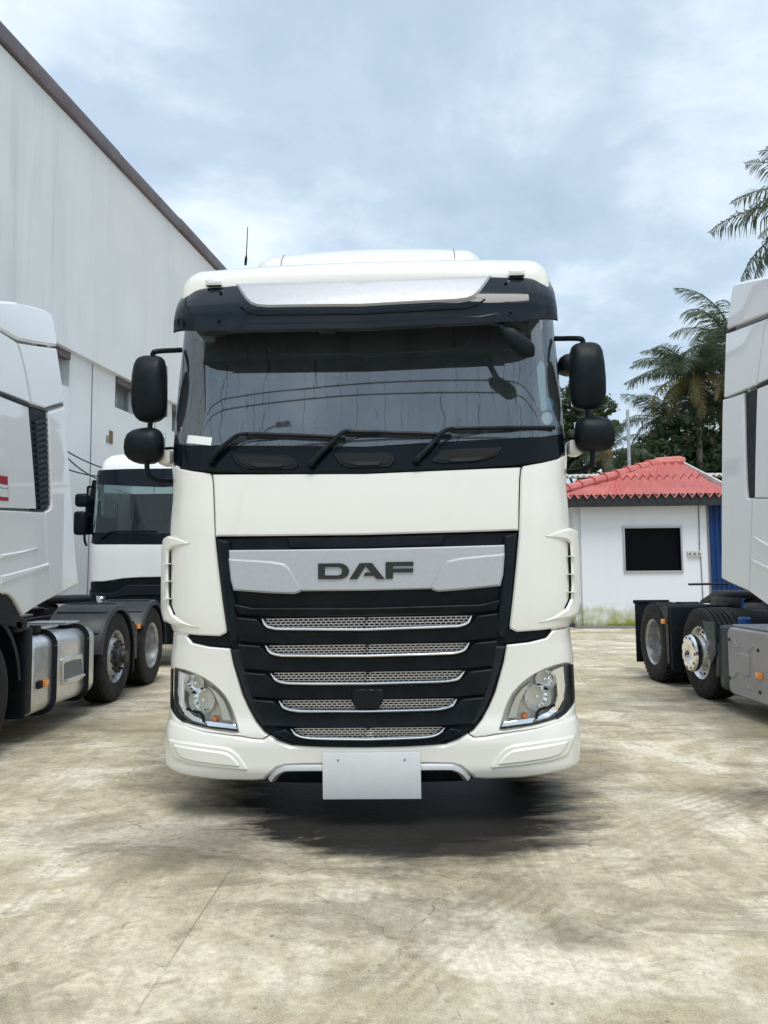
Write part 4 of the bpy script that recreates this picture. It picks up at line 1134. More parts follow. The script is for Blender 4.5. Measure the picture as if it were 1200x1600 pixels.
# lower bumper
BW = [(0, 1.25), (.2, 1.235), (.28, 1.25), (.5, 1.262), (.62, 1.245), (3, 1.245)]
BB = [(.2, .06), (.26, .012), (.33, -.012), (.45, -.012), (.50, -.004), (.56, .012), (.7, .03)]
def bsurf(x, z):
    W = interp(BW, z); ax = min(abs(x), W * .9996)
    return interp(BB, z) + .055 * (ax / W) ** 2 + corner(ax, W, W * .74, .25)
dpan('bumper', DH([(573, 1169), (515, 1168.5), (455, 1166), (432, 1158), (420, 1151), (411, 1156.5), (392, 1155), (371, 1151), (345, 1147), (320, 1142.5), (290, 1133.5), (264, 1124.5), (256, 1124), (256, 1170), (257, 1190), (262, 1199), (275, 1207), (300, 1214), (340, 1219), (395, 1220.5), (412, 1219), (420, 1211), (432, 1201), (445, 1197), (480, 1195.5), (573, 1195)], surf=bsurf, Wt=BW),
     'paint_cream', surf=bsurf, th=.14, bev=.014, cell=.025)
for f in (lambda q: q, mirror):
    o = dpan('bumper_pad', f(round_poly(DP([(261, 1152), (300, 1160), (358, 1168), (372, 1178), (390, 1204), (340, 1200), (295, 1193), (272, 1184)], surf=bsurf, Wt=BW, k=.975), .03)), 'paint_cream', surf=bsurf, off=.012, th=.02, bev=.009, cell=.025)
    dpan('pad_inset', f(round_poly(DP([(270, 1161), (300, 1167), (354, 1174.5), (366, 1182.5), (378, 1198), (340, 1194.5), (298, 1188), (280, 1181)], surf=bsurf, Wt=BW, k=.955), .025)), 'paint_cream', o, surf=bsurf, off=.022, th=.012, bev=.009, cell=.025)
dpan('bumper_arch', DH([(573, 1197), (480, 1197.5), (446, 1199), (434, 1203), (422, 1213), (415, 1221), (430, 1226), (573, 1228)], surf=bsurf), 'black_plastic', surf=bsurf, off=-.05, th=.05, bev=.005)
q = [V((a, b, 0)) for a, b in DP([(424, 1219), (431, 1210), (441, 1204), (460, 1202), (573, 1201.5)], surf=bsurf)]; q[-1].x = 0
q = smooth_path(q, 4); full = q + [V((-p.x, p.y, 0)) for p in reversed(q[:-1])]
tubeo('lower_trim', [V((p.x, bsurf(p.x, p.y) + .02, p.y)) for p in full], 1.0, 'silver_matt', daf, 8, [(-.02, -.016), (.02, -.016), (.024, 0), (.02, .018), (-.02, .018)])
pl = boxo('number_plate', (0.02, -.024, dz(1208)), (.56, .012, .26), 'plate_blank', daf, .005)
for sx in (-.19, .19):
    bm = bmesh.new(); lathe(bm, [(.001, -.034), (.006, -.033), (.008, -.028)], 10, 'Y', (0.02 + sx, 0, dz(1208) + .09)); obj('plate_screw', bm, 'galvanised', pl)

# sun visor
VB = [(3.0, .055), (3.06, .06), (3.10, .075), (3.2, .135), (3.28, .19), (3.4, .26)]
VWT = [(2.9, 1.268), (3.1, 1.275), (3.2, 1.265), (3.27, 1.24), (3.4, 1.20)]
def vsurf(x, z):
    W = interp(VWT, z); ax = min(abs(x), W * .9996)
    return interp(VB, z) + .07 * (ax / W) ** 2 + corner(ax, W, W * .78, .30)
dpan('sun_visor', DH([(573, 446), (450, 446), (367.5, 446), (343.5, 448.6), (300, 454), (287, 457.5), (279, 466), (274, 485), (271, 502), (270.5, 519.5), (345, 519.5), (450, 517.5), (573, 516.5)], surf=vsurf, Wt=VWT), 'black_smoked', surf=vsurf, th=.012, bev=.005, xw=1.27)
dpan('visor_lip', DH([(573, 504), (440, 505), (385, 506), (360, 503), (340, 509), (325, 519.3), (400, 518), (573, 515.5)], surf=vsurf, Wt=VWT), 'black_smoked', surf=vsurf, off=.014, th=.014, bev=.007)
dpan('visor_rib', DH([(573, 481.5), (420, 483.5), (400, 481.5), (390, 477), (375, 480), (385, 488), (405, 493), (573, 491.5)], surf=vsurf, Wt=VWT), 'black_smoked', surf=vsurf, off=.014, th=.014, bev=.007)
dpan('visor_band', DH([(573, 440.5), (378, 443.5), (369, 444), (376, 456), (384, 468), (392, 475.5), (402, 479.3), (420, 480.7), (573, 479)], surf=vsurf, Wt=VWT), 'silver_paint', surf=vsurf, off=.016, th=.03, bev=.014)
for px, py in ((345, 458), (342, 502), (482, 486), (578, 484), (645, 481), (790, 443), (798, 488)):
    p = D3([(px, py)], .004, vsurf)[0]
    bm = bmesh.new(); lathe(bm, [(.001, -.012), (.007, -.010), (.010, 0), (.010, .01)], 10, 'Y', p); obj('visor_screw', bm, 'black_gloss', daf)
# roof marker lamps
for px, py in ((334.5, 443), (807, 427.5)):
    p = Dat(px, py, .222)
    m_ = boxo('marker_lamp', p, (.105, .05, .042), 'chrome', daf, .012)
    boxo('marker_lens', p + V((0, -.024, 0)), (.075, .008, .024), 'sticker_white', m_, .003)

# wipers
for name, arm, bl in (('wiper', [(330, 720), (346, 703), (372, 682.5), (388, 680)], [(384, 679), (540, 685)]), ('wiper', [(487, 724), (507, 704), (537, 677), (548, 676)], [(538, 676), (705, 680.5)]),
                      ('wiper', [(651, 718), (672, 698), (692, 676), (708, 670)], [(703, 671), (866, 669.5)])):
    bm = bmesh.new()
    tube(bm, smooth_path(D3(arm, .035), 4), [.019] * 5 + [.014] * 4 + [.012] * 4, 8)
    wp = obj('wiper', bm, 'black_plastic', daf)
    b3 = D3([bl[0], ((bl[0][0] + bl[1][0]) / 2, (bl[0][1] + bl[1][1]) / 2 - .5), bl[1]], .028)
    tubeo('blade', smooth_path(b3, 5), .0135, 'black_plastic', wp, 6)
    p = D3([arm[0]], .03)[0]; bm = bmesh.new(); lathe(bm, [(.001, -.02), (.022, -.016), (.026, .03)], 12, 'Y', p); obj('pivot_cap', bm, 'black_gloss', wp)
    tubeo('hose', smooth_path(D3([(arm[1][0] + 14, arm[1][1] - 2), (arm[2][0] + 16, arm[2][1] + 6), (arm[3][0] + 45, arm[3][1] + 5)], .02), 4), .004, 'black_plastic', wp, 6)

# mirrors
def blob(bm, secs, c=(0, 0, 0), r=.5):
    """secs: (z, half width left, half width right, depth front, depth back) -> rounded housing"""
    rings = []
    for z, xl, xr, y0, y1 in secs:
        w_ = xr - xl; d = y1 - y0
        ring = [V((xl + w_ / 2 + a, y0 + d / 2 + b, z)) + V(c) for a, b in rrect(w_, d, min(w_, d) * .42, 4)]
        rings.append(ring)
    loft(bm, rings)
def mirror_head(name, px, dep, back, parent, s):
    """px rows: (y, x_left, x_right) outline in the photo's left mirror"""
    n = len(px); bm = bmesh.new(); secs = []
    z0 = Dat(px[0][1], px[0][0], dep).z; z1 = Dat(px[-1][1], px[-1][0], dep).z
    for py, xa, xb in px:
        a = Dat(xa, py, dep); b = Dat(xb, py, dep)
        t = (a.z - z1) / (z0 - z1); bul = (1 - abs(2 * t - 1) ** 3.0)
        xl, xr = (a.x, b.x) if s < 0 else (-b.x, -a.x)
        secs.append((a.z, xl, xr, dep - .02 - .085 * bul, dep + .05 + .02 * bul))
    blob(bm, secs)
    o = obj(name, bm, 'black_plastic', parent, 50)
    xs = [(q[1] + q[2]) / 2 for q in secs]; zm = (z0 + z1) / 2; wid = max(q[2] - q[1] for q in secs)
    boxo('mirror_glass', (sum(xs) / n, dep + .075, zm), (wid * .82, .01, (z0 - z1) * .82), 'mirror_glass', o, .004)
    return o
MA = [(557, 222, 247), (559, 217, 252), (563, 213.5, 256), (572, 211, 259), (590, 209.5, 261), (615, 208.3, 261.5), (635, 208.3, 260.5), (646, 209.5, 258.5), (653, 212.5, 255), (657, 217, 249), (658.5, 222, 243)]
MB_ = [(669, 222, 240), (671, 214, 246), (674, 207, 250), (680, 201, 254), (690, 198, 256), (702, 197, 256.5), (712, 198, 255), (718, 202, 251), (722, 209, 246), (724, 216, 240)]
for s in (-1, 1):
    k = 1 if s < 0 else -1
    fl = lambda p: V((p.x * k, p.y, p.z))
    ym = .34
    arm = tubeo('mirror_arm', smooth_path([fl(Dat(*p, d)) for p, d in (((284, 546.8), .45), ((272, 547.5), .42), ((258, 548), .38), ((243, 549.5), ym), ((239, 553), ym), ((238, 565), ym), ((237, 600), ym), ((235, 660), ym), ((231, 690), ym), ((230, 735), ym), ((237, 746), .36), ((252, 751), .40), ((271, 752), .47))], 4),
                .017, 'black_plastic', daf, 8)
    mirror_head('mirror', MA, ym, .1, daf, s)
    mirror_head('wide_mirror', MB_, ym, .1, daf, s)
    p = fl(Dat(261, 716, .46)); boxo('mirror_mount', p, (.09, .14, .10), 'paint_cream', daf, .025)
    tubeo('mirror_brace', [fl(Dat(270, 700, .46)), fl(Dat(252, 701, .40))], .009, 'black_plastic', daf)
# kerb mirror behind the far housing and the front mirror hanging under the visor
bm = bmesh.new(); p = Dat(888, 572, .62)
blob(bm, [(p.z - .06, p.x - .03, p.x + .05, p.y - .05, p.y + .05), (p.z - .045, p.x - .07, p.x + .08, p.y - .09, p.y + .07), (p.z, p.x - .08, p.x + .09, p.y - .1, p.y + .08), (p.z + .05, p.x - .06, p.x + .07, p.y - .08, p.y + .06), (p.z + .07, p.x - .03, p.x + .03, p.y - .05, p.y + .03)])
obj('kerb_mirror', bm, 'black_plastic', daf, 50)
a = Dat(785, 514, .02); b = Dat(834, 556, .02); ax_ = (b - a)
bm = bmesh.new(); nseg = 10
prof = rrect(.115, .10, .045, 4); rings = []
side_ = ax_.normalized().cross(V((0, 1, 0))).normalized()
for k in range(nseg + 1):
    t = k / nseg; sc = max(.12, (1 - abs(2 * t - 1) ** 5)) * (.82 + .2 * t); c = a + ax_ * t
    rings.append([c + side_ * u * sc + V((0, 1, 0)) * v * sc for u, v in prof])
loft(bm, rings); fm = obj('front_mirror', bm, 'black_plastic', daf, 50)
tubeo('mirror_stem', [Dat(782, 510, .10), Dat(800, 530, .05)], .02, 'black_plastic', fm)

# cab interior behind the glass
boxo('dashboard', (0, .72, 1.98), (2.2, .62, .36), 'interior_light', daf, .08, 3)
boxo('instrument_hood', (-.62, .66, 2.17), (.62, .36, .10), 'interior', daf, .04, 3)
bm = bmesh.new(); rotw = Matrix.Rotation(R(58), 4, 'X')
pts = [V((.235 * math.cos(2 * math.pi * k / 32), .235 * math.sin(2 * math.pi * k / 32), 0)) for k in range(33)]
tube(bm, [rotw @ p + V((-.62, .95, 2.22)) for p in pts], .018, 8)
for a_ in (30, 150, 270): tube(bm, [V((-.62, .95, 2.22)), rotw @ V((.23 * math.cos(R(a_)), .23 * math.sin(R(a_)), 0)) + V((-.62, .95, 2.22))], .016, 6)
obj('steering_wheel', bm, 'interior', daf)
for x in (-.62, .62):
    bm = bmesh.new()
    box(bm, (x, 1.55, 2.22), (.52, .14, .75), .06, 3); box(bm, (x, 1.52, 2.72), (.28, .10, .22), .045, 3); box(bm, (x, 1.35, 1.83), (.54, .52, .16), .06, 3)
    obj('seat', bm, 'fabric', daf)
boxo('header_shelf', (0, .85, 2.98), (2.3, .75, .26), 'interior', daf, .04)
boxo('headlining', (0, 1.7, 3.12), (2.3, 1.0, .05), 'interior_light', daf)
boxo('bunk', (0, 2.0, 1.95), (2.1, .4, .16), 'fabric', daf, .05)
a = Dat(704, 568, .55); b = Dat(704, 660, .55)
boxo('upright_bar', ((a + b) / 2), (.065, .04, (a - b).length), 'interior', daf, .01)  # plain dark upright bar behind the glass, purpose unknown
a = Dat(792, 572, .45); boxo('dark_block', a, (.21, .06, .20), 'interior', daf, .05, 3)  # dark rounded block behind the glass, not identified
tubeo('belt_loop', smooth_path([Dat(314, 572, .75), Dat(313, 600, .75), Dat(315.5, 622, .75), Dat(318, 600, .75), Dat(317, 575, .75)], 4), .006, 'fabric', daf, 6)
# stickers on the glass
for nm, pts, mt in (('sticker', [(312, 524.5), (336, 525), (336, 534), (312, 533.5)], 'sticker_pale'), ('sticker', [(498, 518), (523, 518), (523, 522), (498, 522)], 'sticker_pale'), ('card', [(294, 680), (332, 684), (330, 696.5), (292, 692.5)], 'sticker_white'),
                    ('sticker', arcp(857, 631, 9, 10, 0, 340, 14), 'sticker_blue'), ('sticker', arcp(855, 653.5, 9, 10, 0, 340, 14), 'sticker_white'), ('sticker', [(839, 573), (845, 562), (851, 570), (853, 612), (855, 640), (846, 642), (841, 600)], 'sticker_pale')):
    dpan(nm, DP(pts), mt, off=-.006 + .012 * (nm == 'card'), th=.002, bev=.0005)

# chassis, wheels
for x in (-.42, .42): boxo('chassis_rail', (x, 3.6, .80), (.08, 4.6, .26), 'dark_plastic', daf, .01)
boxo('engine_block', (0, 1.5, .75), (.75, 1.4, .5), 'void_black', daf, .05)
boxo('front_axle', (0, 1.42, .48), (1.7, .12, .12), 'void_black', daf, .03)
boxo('rear_axle', (0, 5.2, .5), (1.6, .16, .16), 'void_black', daf, .05)
boxo('fifth_wheel', (0, 5.0, 1.02), (.95, .95, .10), 'dark_plastic', daf, .03)
for s in (-1, 1):
    dzl = math.sin(R(.57)) * 1.04
    put_wheel(daf, (s * 1.04, 1.42, .505 - s * dzl), 'steer', s < 0)
    put_wheel(daf, (s * 1.06, 5.2, .505 - s * dzl), 'drive', s < 0, dual=True)
    pts = [(math.cos(R(a)) * .62, math.sin(R(a)) * .62) for a in range(10, 171, 16)]
    bm = bmesh.new(); rings = [[V((s * (1.04 + dx_), 1.42 + c * k_, .5 + sn * k_)) for (dx_, k_) in ((-.19, 1.0), (.19, 1.0), (.19, .96), (-.19, .96))] for c, sn in pts]
    loft(bm, rings); obj('wheel_arch', bm, 'black_plastic', daf)
    boxo('side_skirt', (s * 1.16, 3.2, .62), (.08, 1.8, .6), 'paint_cream', daf, .03)
    boxo('entry_step', (s * 1.14, .78, .75), (.14, .5, .62), 'black_plastic', daf, .04)
# ------------------------------------------------------------------ helper parts for the parked tractor units seen from the flank
def side_lamp(parent, p, s):
    l = boxo('side_lamp', p, (.025, .11, .06), 'amber', parent, .008)
    boxo('lamp_core', p + V((s * .012, 0, 0)), (.008, .03, .025), 'amber_core', l, .003)
    return l
def chassis(t, y0, y1):
    for x in (-.42, .42): boxo('chassis_rail', (x, (y0 + y1) / 2, .84), (.08, y1 - y0, .27), 'dark_plastic', t, .01)
    for y in (2.0, 3.5, y1 - .1): boxo('cross_member', (0, y, .82), (.78, .12, .16), 'dark_plastic', t, .01)
    fw = boxo('fifth_wheel', (0, 3.7, 1.13), (.92, .72, .09), 'dark_plastic', t, .03)
    for s in (-1, 1):
        bm = bmesh.new(); prism(bm, [(3.95, 1.09), (4.55, .98), (4.55, 1.02), (4.0, 1.18)], SIDE(s * .40), 0, .2); obj('coupling_ramp', bm, 'dark_plastic', fw)
        boxo('mount_plate', (s * .43, 3.7, 1.02), (.05, .8, .16), 'dark_plastic', fw, .01)
    boxo('rear_axle', (0, 4.1, .52), (1.5, .16, .18), 'void_black', t, .05)
    boxo('lift_axle', (0, 2.75, .50), (1.6, .14, .14), 'void_black', t, .05)
    bm = bmesh.new(); lathe(bm, [(.001, -.30), (.14, -.29), (.15, -.2), (.15, .2), (.14, .29), (.001, .30)], 16, 'Y', (-.1, 3.3, .45)); obj('air_tank', bm, 'dark_plastic', t)
    for k in range(5):
        x = -.25 + .12 * k
        tubeo('hose', smooth_path([(x, 1.5, 1.25 + .04 * (k % 3)), (x + .1, 1.9, 1.12), (x - .05, 2.4, 1.06 + .03 * (k % 2)), (x + .05, 3.0, 1.05)], 5), .018, 'cable_black', t, 6)
    boxo('deck_plate', (0, 2.15, 1.0), (.78, .7, .02), 'galvanised', t)
    boxo('exhaust_box', (-.1, 1.3, .75), (1.0, .8, .55), 'void_black', t, .05)
def fender(t, s, yc, a0, a1, x0, x1, mat, r=.60, name='mudguard', ribs=True, zc=.505):
    bm = bmesh.new(); rings = []
    n = 14
    for k in range(n + 1):
        a = R(a0 + (a1 - a0) * k / n); c, sn = math.cos(a), math.sin(a)
        rings.append([V((s * x, yc + c * rr_, zc + sn * rr_)) for x, rr_ in ((x0, r), (x1 - .03, r), (x1, r - .02), (x1 + .005, r - .07), (x1 - .015, r - .07), (x1 - .02, r - .03), (x0, r - .02))])
    loft(bm, rings); o = obj(name, bm, mat, t)
    if ribs:
        for k in range(5):
            a = R(a0 + (a1 - a0) * (k + .8) / 5.6); c, sn = math.cos(a), math.sin(a)
            boxo('guard_rib', (s * (x0 + x1) / 2, yc + c * (r + .004), zc + sn * (r + .004)), (abs(x1 - x0) - .08, .045, .016), mat, o, .005, rot=Matrix.Rotation(a - math.pi / 2, 4, 'X'))
    return o
def ssurf(y, z): return .06 * max(0, (z - 1.9) / 2.0) ** 2 + .03 * max(0, (y - 1.2))
def cab_core(t, s_vis, zr, yr):
    """front, roof and far side of the cab: what the flank panels close"""
    W = 1.235
    boxo('cab_back', (0, yr - .75, (zr + 1.4) / 2), (2.3, .06, zr - 1.5), 'paint_white', t, .02)
    boxo('cab_floor', (0, -.5, 1.32), (2.2, 1.7, .12), 'black_plastic', t)
    bm = bmesh.new()
    loft(bm, [arch(-1.42, 1.05, zr - .55, .1, zr - .85), arch(-1.35, 1.08, zr - .40, .14, zr - .85), arch(-1.1, 1.10, zr - .28, .15, zr - .85), arch(-.4, 1.11, zr - .16, .15, zr - .85), arch(.3, 1.11, zr - .06, .15, zr - .85), arch(yr - .9, 1.11, zr - .02, .15, zr - .85)], closed=False)
    obj('roof', bm, 'paint_white', t, 50)
    fs = lambda x, z: -1.62 + .06 * (x / W) ** 2 + corner(min(abs(x), W * .999), W, W * .75, .28) + .16 * max(0, z - 1.9)
    g = lambda q: q + mirror(q)
    kw = dict(xw=W, cell=.12)
    panel('front_panel', g([(0, 1.9), (-W * .999, 1.9), (-W * .999, 1.1), (0, 1.1)]), fs, 'paint_white', t, th=.05, bev=.01, **kw)
    panel('windscreen', g([(0, zr - .85), (-1.16, zr - .85), (-1.2, 1.95), (0, 1.95)]), fs, 'green_glass', t, th=.004, bev=.001, **kw)
    panel('cowl', g([(0, 2.06), (-W * .999, 2.06), (-W * .999, 1.91), (0, 1.91)]), fs, 'black_gloss', t, off=.006, th=.03, **kw)
    panel('grille', g([(0, 1.09), (-.9, 1.09), (-.8, .45), (0, .45)]), fs, 'black_plastic', t, th=.05, bev=.01, **kw)
    panel('bumper', g([(0, .44), (-W * .999, .75), (-W * .999, .25), (0, .25)]), fs, 'paint_white', t, off=.02, th=.1, bev=.015, **kw)
    boxo('dashboard', (0, -1.0, 1.85), (2.1, .5, .3), 'interior', t, .06)
    boxo('visor', (0, -1.52, zr - .72), (2.2, .3, .22), 'black_smoked', t, .05)
def far_side(t, s, zr, yr):
    mp = SIDE(s * 1.25)
    panel('cab_side', [(-1.25, 1.1), (-.75, 1.1), (-.45, 1.35), (.2, 1.35), (.4, 1.1), (yr - .6, 1.3), (yr - .7, zr - .1), (-.6, zr - .2), (-1.0, 2.9), (-1.3, 2.0)], ssurf, 'paint_white', t, mp=mp, th=.05, cell=.3)
def near_front(t, s, q):
    """door with window ahead of the traced flank"""
    mp = SIDE(s * 1.25)
    d = panel('door', [(-1.27, 1.0), (-.62, 1.0), (-.40, 1.32), (-.12, 1.32), (-.12, 2.05), (-1.30, 2.05)], ssurf, 'paint_white', t, mp=mp, th=.05, cell=.2, bev=.006)
    boxo('handle', (s * 1.255, -.28, 1.85), (.03, .2, .05), 'black_plastic', d, .012)
    panel('door_frame', [(-1.30, 2.055), (-1.18, 2.055), (-.92, 2.80), (-.20, 2.80), (-.20, 2.055), (-.12, 2.055), (-.12, 2.88), (-1.02, 2.9)], ssurf, 'black_gloss', t, mp=mp, th=.04, cell=.2)
    panel('door_window', [(-1.19, 2.05), (-.19, 2.05), (-.19, 2.81), (-.93, 2.81)], ssurf, 'green_glass', t, off=-.015, mp=mp, th=.004, cell=.3, bev=.001)
    panel('door_header', [(-1.02, 2.905), (-.12, 2.885), (-.12, 3.36), (-.85, 3.3)], ssurf, 'paint_white', t, mp=mp, th=.05, cell=.2)
    panel('sill', [(-1.25, .32), (-.6, .32), (-.62, .99), (-1.27, .99)], ssurf, 'paint_white', t, mp=mp, th=.08, cell=.2)

# ------------------------------------------------------------------ white truck on the left with the aluminium fuel tank
lt = thing('tractor_truck', 'white truck with louvred side vent and aluminium fuel tank, parked beside the tall warehouse wall', 'truck', (-4.30, 6.1, 0))
bpy.context.view_layer.update()
LF = Frame(lt, 'side', 1.25)
LPx = lambda pts: LF(pts, ssurf)
MPL = SIDE(1.25)
def lp(name, q, mat, parent=lt, **k):
    k.setdefault('th', .05); k.setdefault('bev', .007); k.setdefault('cell', .12)
    return panel(name, q, k.pop('surf', ssurf), mat, parent, mp=MPL, **k)
cab_core(lt, 1, 3.72, 1.75); far_side(lt, -1, 3.72, 1.75); near_front(lt, 1, None)
fsurf = lambda y, z: ssurf(y, z) + .04 * max(0, (z - 3.45) / .4) ** 2
lp('roof_fairing', LF([(0, 470), (25, 472), (60, 480.5), (75, 485.5), (80, 489), (83, 497), (90, 541), (60, 537), (30, 531.5), (10, 520), (0, 515)], fsurf) + [(-.85, 3.32), (-.6, 3.46)], 'paint_white', surf=fsurf, bev=.02, th=.2)
lp('sleeper_panel', LPx([(28, 536), (60, 541), (89, 545), (95, 585), (101, 629), (86, 633), (71, 637.5), (50, 631), (45, 602), (38, 570), (32, 548)]), 'paint_white', bev=.012)
lp('sleeper_ledge', LPx([(51, 632), (71, 638.5), (101, 630), (101, 635), (76, 642.5), (50, 635)]), 'trim_grey', off=-.01)
lp('door_rear', LPx([(0, 518), (12, 525), (26, 534), (31, 549), (37, 571), (43, 602), (48, 630), (24, 620.5), (0, 611.5)]) + [(-.11, 2.9), (-.11, 3.38)], 'paint_white', bev=.01)
lp('belt_strip', LPx([(0, 612.5), (24, 621.5), (47, 631.5), (46, 636), (24, 627), (0, 617.5)]) + [(-.11, 2.86), (-.11, 2.9)], 'dark_plastic', off=.004)
lp('sleeper_side', LPx([(0, 618.5), (24, 628), (44.5, 636), (50, 700), (57, 795), (0, 793)]) + [(-.11, 2.03), (-.11, 2.86)], 'paint_white', bev=.008)
vent = lp('vent_panel', LPx([(45.5, 634), (74.5, 642.5), (78, 720), (80, 789), (77, 795), (73, 797.5), (58, 797)]), 'black_plastic', off=-.02)
for k in range(16):
    py = 656 + k * 8.8; xa, xb = 55.5 + k * .55, 74.8 + k * .22
    lp('vent_slat', LPx([(xa, py + 2.5), (xb, py - 3), (xb + .1, py + 1.8), (xa + .3, py + 7.2)]), 'dark_plastic', vent, off=lambda y, z: -.004, th=.016, bev=.004)
lp('rear_fairing', LPx([(76, 644), (101.5, 637), (104, 680), (111, 770), (118, 865), (122.5, 913), (110, 919), (78.5, 936), (74, 870), (70.5, 800), (76, 797.5), (79.5, 795), (81.5, 789), (79, 715)]), 'paint_white', bev=.012)
lp('lower_side', LPx([(0, 797), (40, 799), (69, 801), (73, 870), (77, 936), (60, 945.5), (37, 961), (30, 948), (22, 935), (14, 928), (0, 926.5)]) + [(-.11, 1.33), (-.11, 2.02)], 'paint_white', bev=.010)
lp('body_crease', LPx([(0, 866), (30, 861.5), (60, 855.5), (36, 864), (0, 873)]), 'paint_white', off=.012, bev=.010)
lp('body_crease', LPx([(0, 899), (40, 889), (76, 879), (76, 886), (40, 899), (0, 914)]), 'paint_white', off=.012, bev=.014)
st = lp('dealer_sticker', LPx([(0, 743), (11.5, 744.5), (13, 783), (0, 782)]) + [(-.11, 2.12), (-.11, 2.31)], 'sticker_red', off=.003, th=.002, bev=.0005)
lp('sticker_band', LPx([(0, 756.5), (11.2, 758), (12.2, 777), (0, 776)]) + [(-.10, 2.155), (-.10, 2.245)], 'sticker_white', st, off=.0042, th=.001, bev=.0003)
lp('sticker_band', LPx([(0, 761.5), (11, 763), (11, 764), (0, 762.5)]) + [(-.10, 2.216), (-.10, 2.222)], 'trim_grey', st, off=.0052, th=.001, bev=.0003)
def text_on_side(body, a0, b0, size, X, mat, parent, name):
    cu = bpy.data.curves.new('lettering', 'FONT'); cu.body = body; cu.size = size
    to = bpy.data.objects.new('lettering', cu); col.objects.link(to)
    bpy.context.view_layer.update()
    me = bpy.data.meshes.new_from_object(to.evaluated_get(bpy.context.evaluated_depsgraph_get()))
    bpy.data.objects.remove(to)
    for v in me.vertices: v.co = V((X, a0 + v.co.x, b0 + v.co.y))
    me.materials.clear(); me.materials.append(MATS[mat])
    o = bpy.data.objects.new(name, me); col.objects.link(o); o.parent = parent; return o
text_on_side('RENAULT', -.10, 2.283, .045, 1.25 - ssurf(0, 2.28) + .006, 'sticker_white', st, 'lettering')
text_on_side('TRUCKS', -.085, 2.246, .045, 1.25 - ssurf(0, 2.25) + .006, 'sticker_white', st, 'lettering')
# wheel arch, step
fender(lt, 1, -.2, 5, 175, .80, 1.22, 'black_plastic', .70, 'wheel_arch', False)
lp('arch_filler', LPx([(0, 928), (14, 929.5), (22, 937), (37, 964), (39, 984), (20, 978), (0, 976)]) + [(-.11, 1.05), (-.11, 1.31)], 'black_plastic', off=-.02)
boxo('arch_flap', (1.06, .56, .62), (.32, .05, .80), 'black_plastic', lt, .015)
boxo('step_box', (1.10, .60, .62), (.26, .14, .74), 'black_plastic', lt, .02)
boxo('step_box', (.98, .45, 1.02), (.5, .25, .12), 'black_plastic', lt, .03)
# fuel tank
bm = bmesh.new(); rings = []
for y, k in ((.69, .93), (.70, .98), (.72, 1.0), (2.07, 1.0), (2.095, .98), (2.105, .93)):
    rings.append([V((.915 + a * k, y, .555 + b * k)) for a, b in rrect(.63, .69, .11, 6)])
loft(bm, rings); tank = obj('fuel_tank', bm, 'aluminium', lt)
for y in (1.06, 1.83):
    tubeo('tank_strap', [V((.915 + a, y, .555 + b)) for a, b in rrect(.645, .705, .115, 6) + [rrect(.645, .705, .115, 6)[0]]], 1.0, 'dark_plastic', tank, 8, [(-.04, -.004), (.04, -.004), (.04, .006), (-.04, .006)])
lp('step_frame', round_poly(LPx([(97, 1029), (113, 1023), (128, 1021), (129, 1060), (116, 1067), (98, 1071)]), .04), 'aluminium', tank, surf=lambda y, z: .02, off=.016, th=.03, bev=.008)
lp('step_cavity', round_poly(LPx([(100, 1036), (113, 1031), (126, 1029), (127, 1054), (115, 1060), (100, 1064)]), .03), 'trim_grey', tank, surf=lambda y, z: .02, off=.018, th=.004, bev=.001)
lp('step_tread', LPx([(100, 1062), (126, 1052.5), (126.5, 1056), (100, 1066)]), 'aluminium', tank, surf=lambda y, z: .02, off=.05, th=.04, bev=.004)
boxo('tread_plate', (.86, 1.12, .945), (.46, .80, .025), 'aluminium', tank, .006)
bm = bmesh.new()
for i in range(16):
    for j in range(9): box(bm, (.66 + j * .05, .76 + i * .048, .960), (.026, .010, .006), 0, 1, Matrix.Rotation(R(45 if (i + j) % 2 else -45), 4, 'Z'))
stuff(obj('tread_studs', bm, 'aluminium', tank))
boxo('tread_plate', (.88, 1.86, .95), (.44, .34, .03), 'aluminium', tank, .008)
bm = bmesh.new(); lathe(bm, [(.05, .92), (.055, .97), (.05, .985), (.001, .985)], 14, 'Z', (1.10, .98, 0)); obj('filler_cap', bm, 'hub_dark', tank)
boxo('lamp_bracket', (1.243, .795, .475), (.02, .10, .07), 'black_plastic', lt, .008); side_lamp(lt, V((1.252, .885, .475)), 1)
chassis(lt, -1.2, 5.0)
put_wheel(lt, (1.07, -.2, .505), 'steer'); put_wheel(lt, (-1.07, -.2, .505), 'steer', True)
put_wheel(lt, (1.08, 2.8, .505), 'steer', spin=.2); put_wheel(lt, (-1.08, 2.8, .505), 'steer', True)
put_wheel(lt, (1.08, 4.15, .505), 'dish', dual=True); put_wheel(lt, (-1.08, 4.15, .505), 'dish', True, dual=True)
for s in (1, -1):
    fender(lt, s, 2.8, 8, 172, .62, 1.25, 'grey_fender', .60); fender(lt, s, 4.15, -4, 150, .62, 1.25, 'grey_fender', .60)
    boxo('guard_flap', (s * 1.0, 3.47, .55), (.40, .05, .62), 'black_plastic', lt, .012)
    boxo('guard_bracket', (s * 1.235, 3.40, .62), (.03, .10, .42), 'grey_fender', lt, .012)
side_lamp(lt, V((1.262, 3.46, .80)), 1)

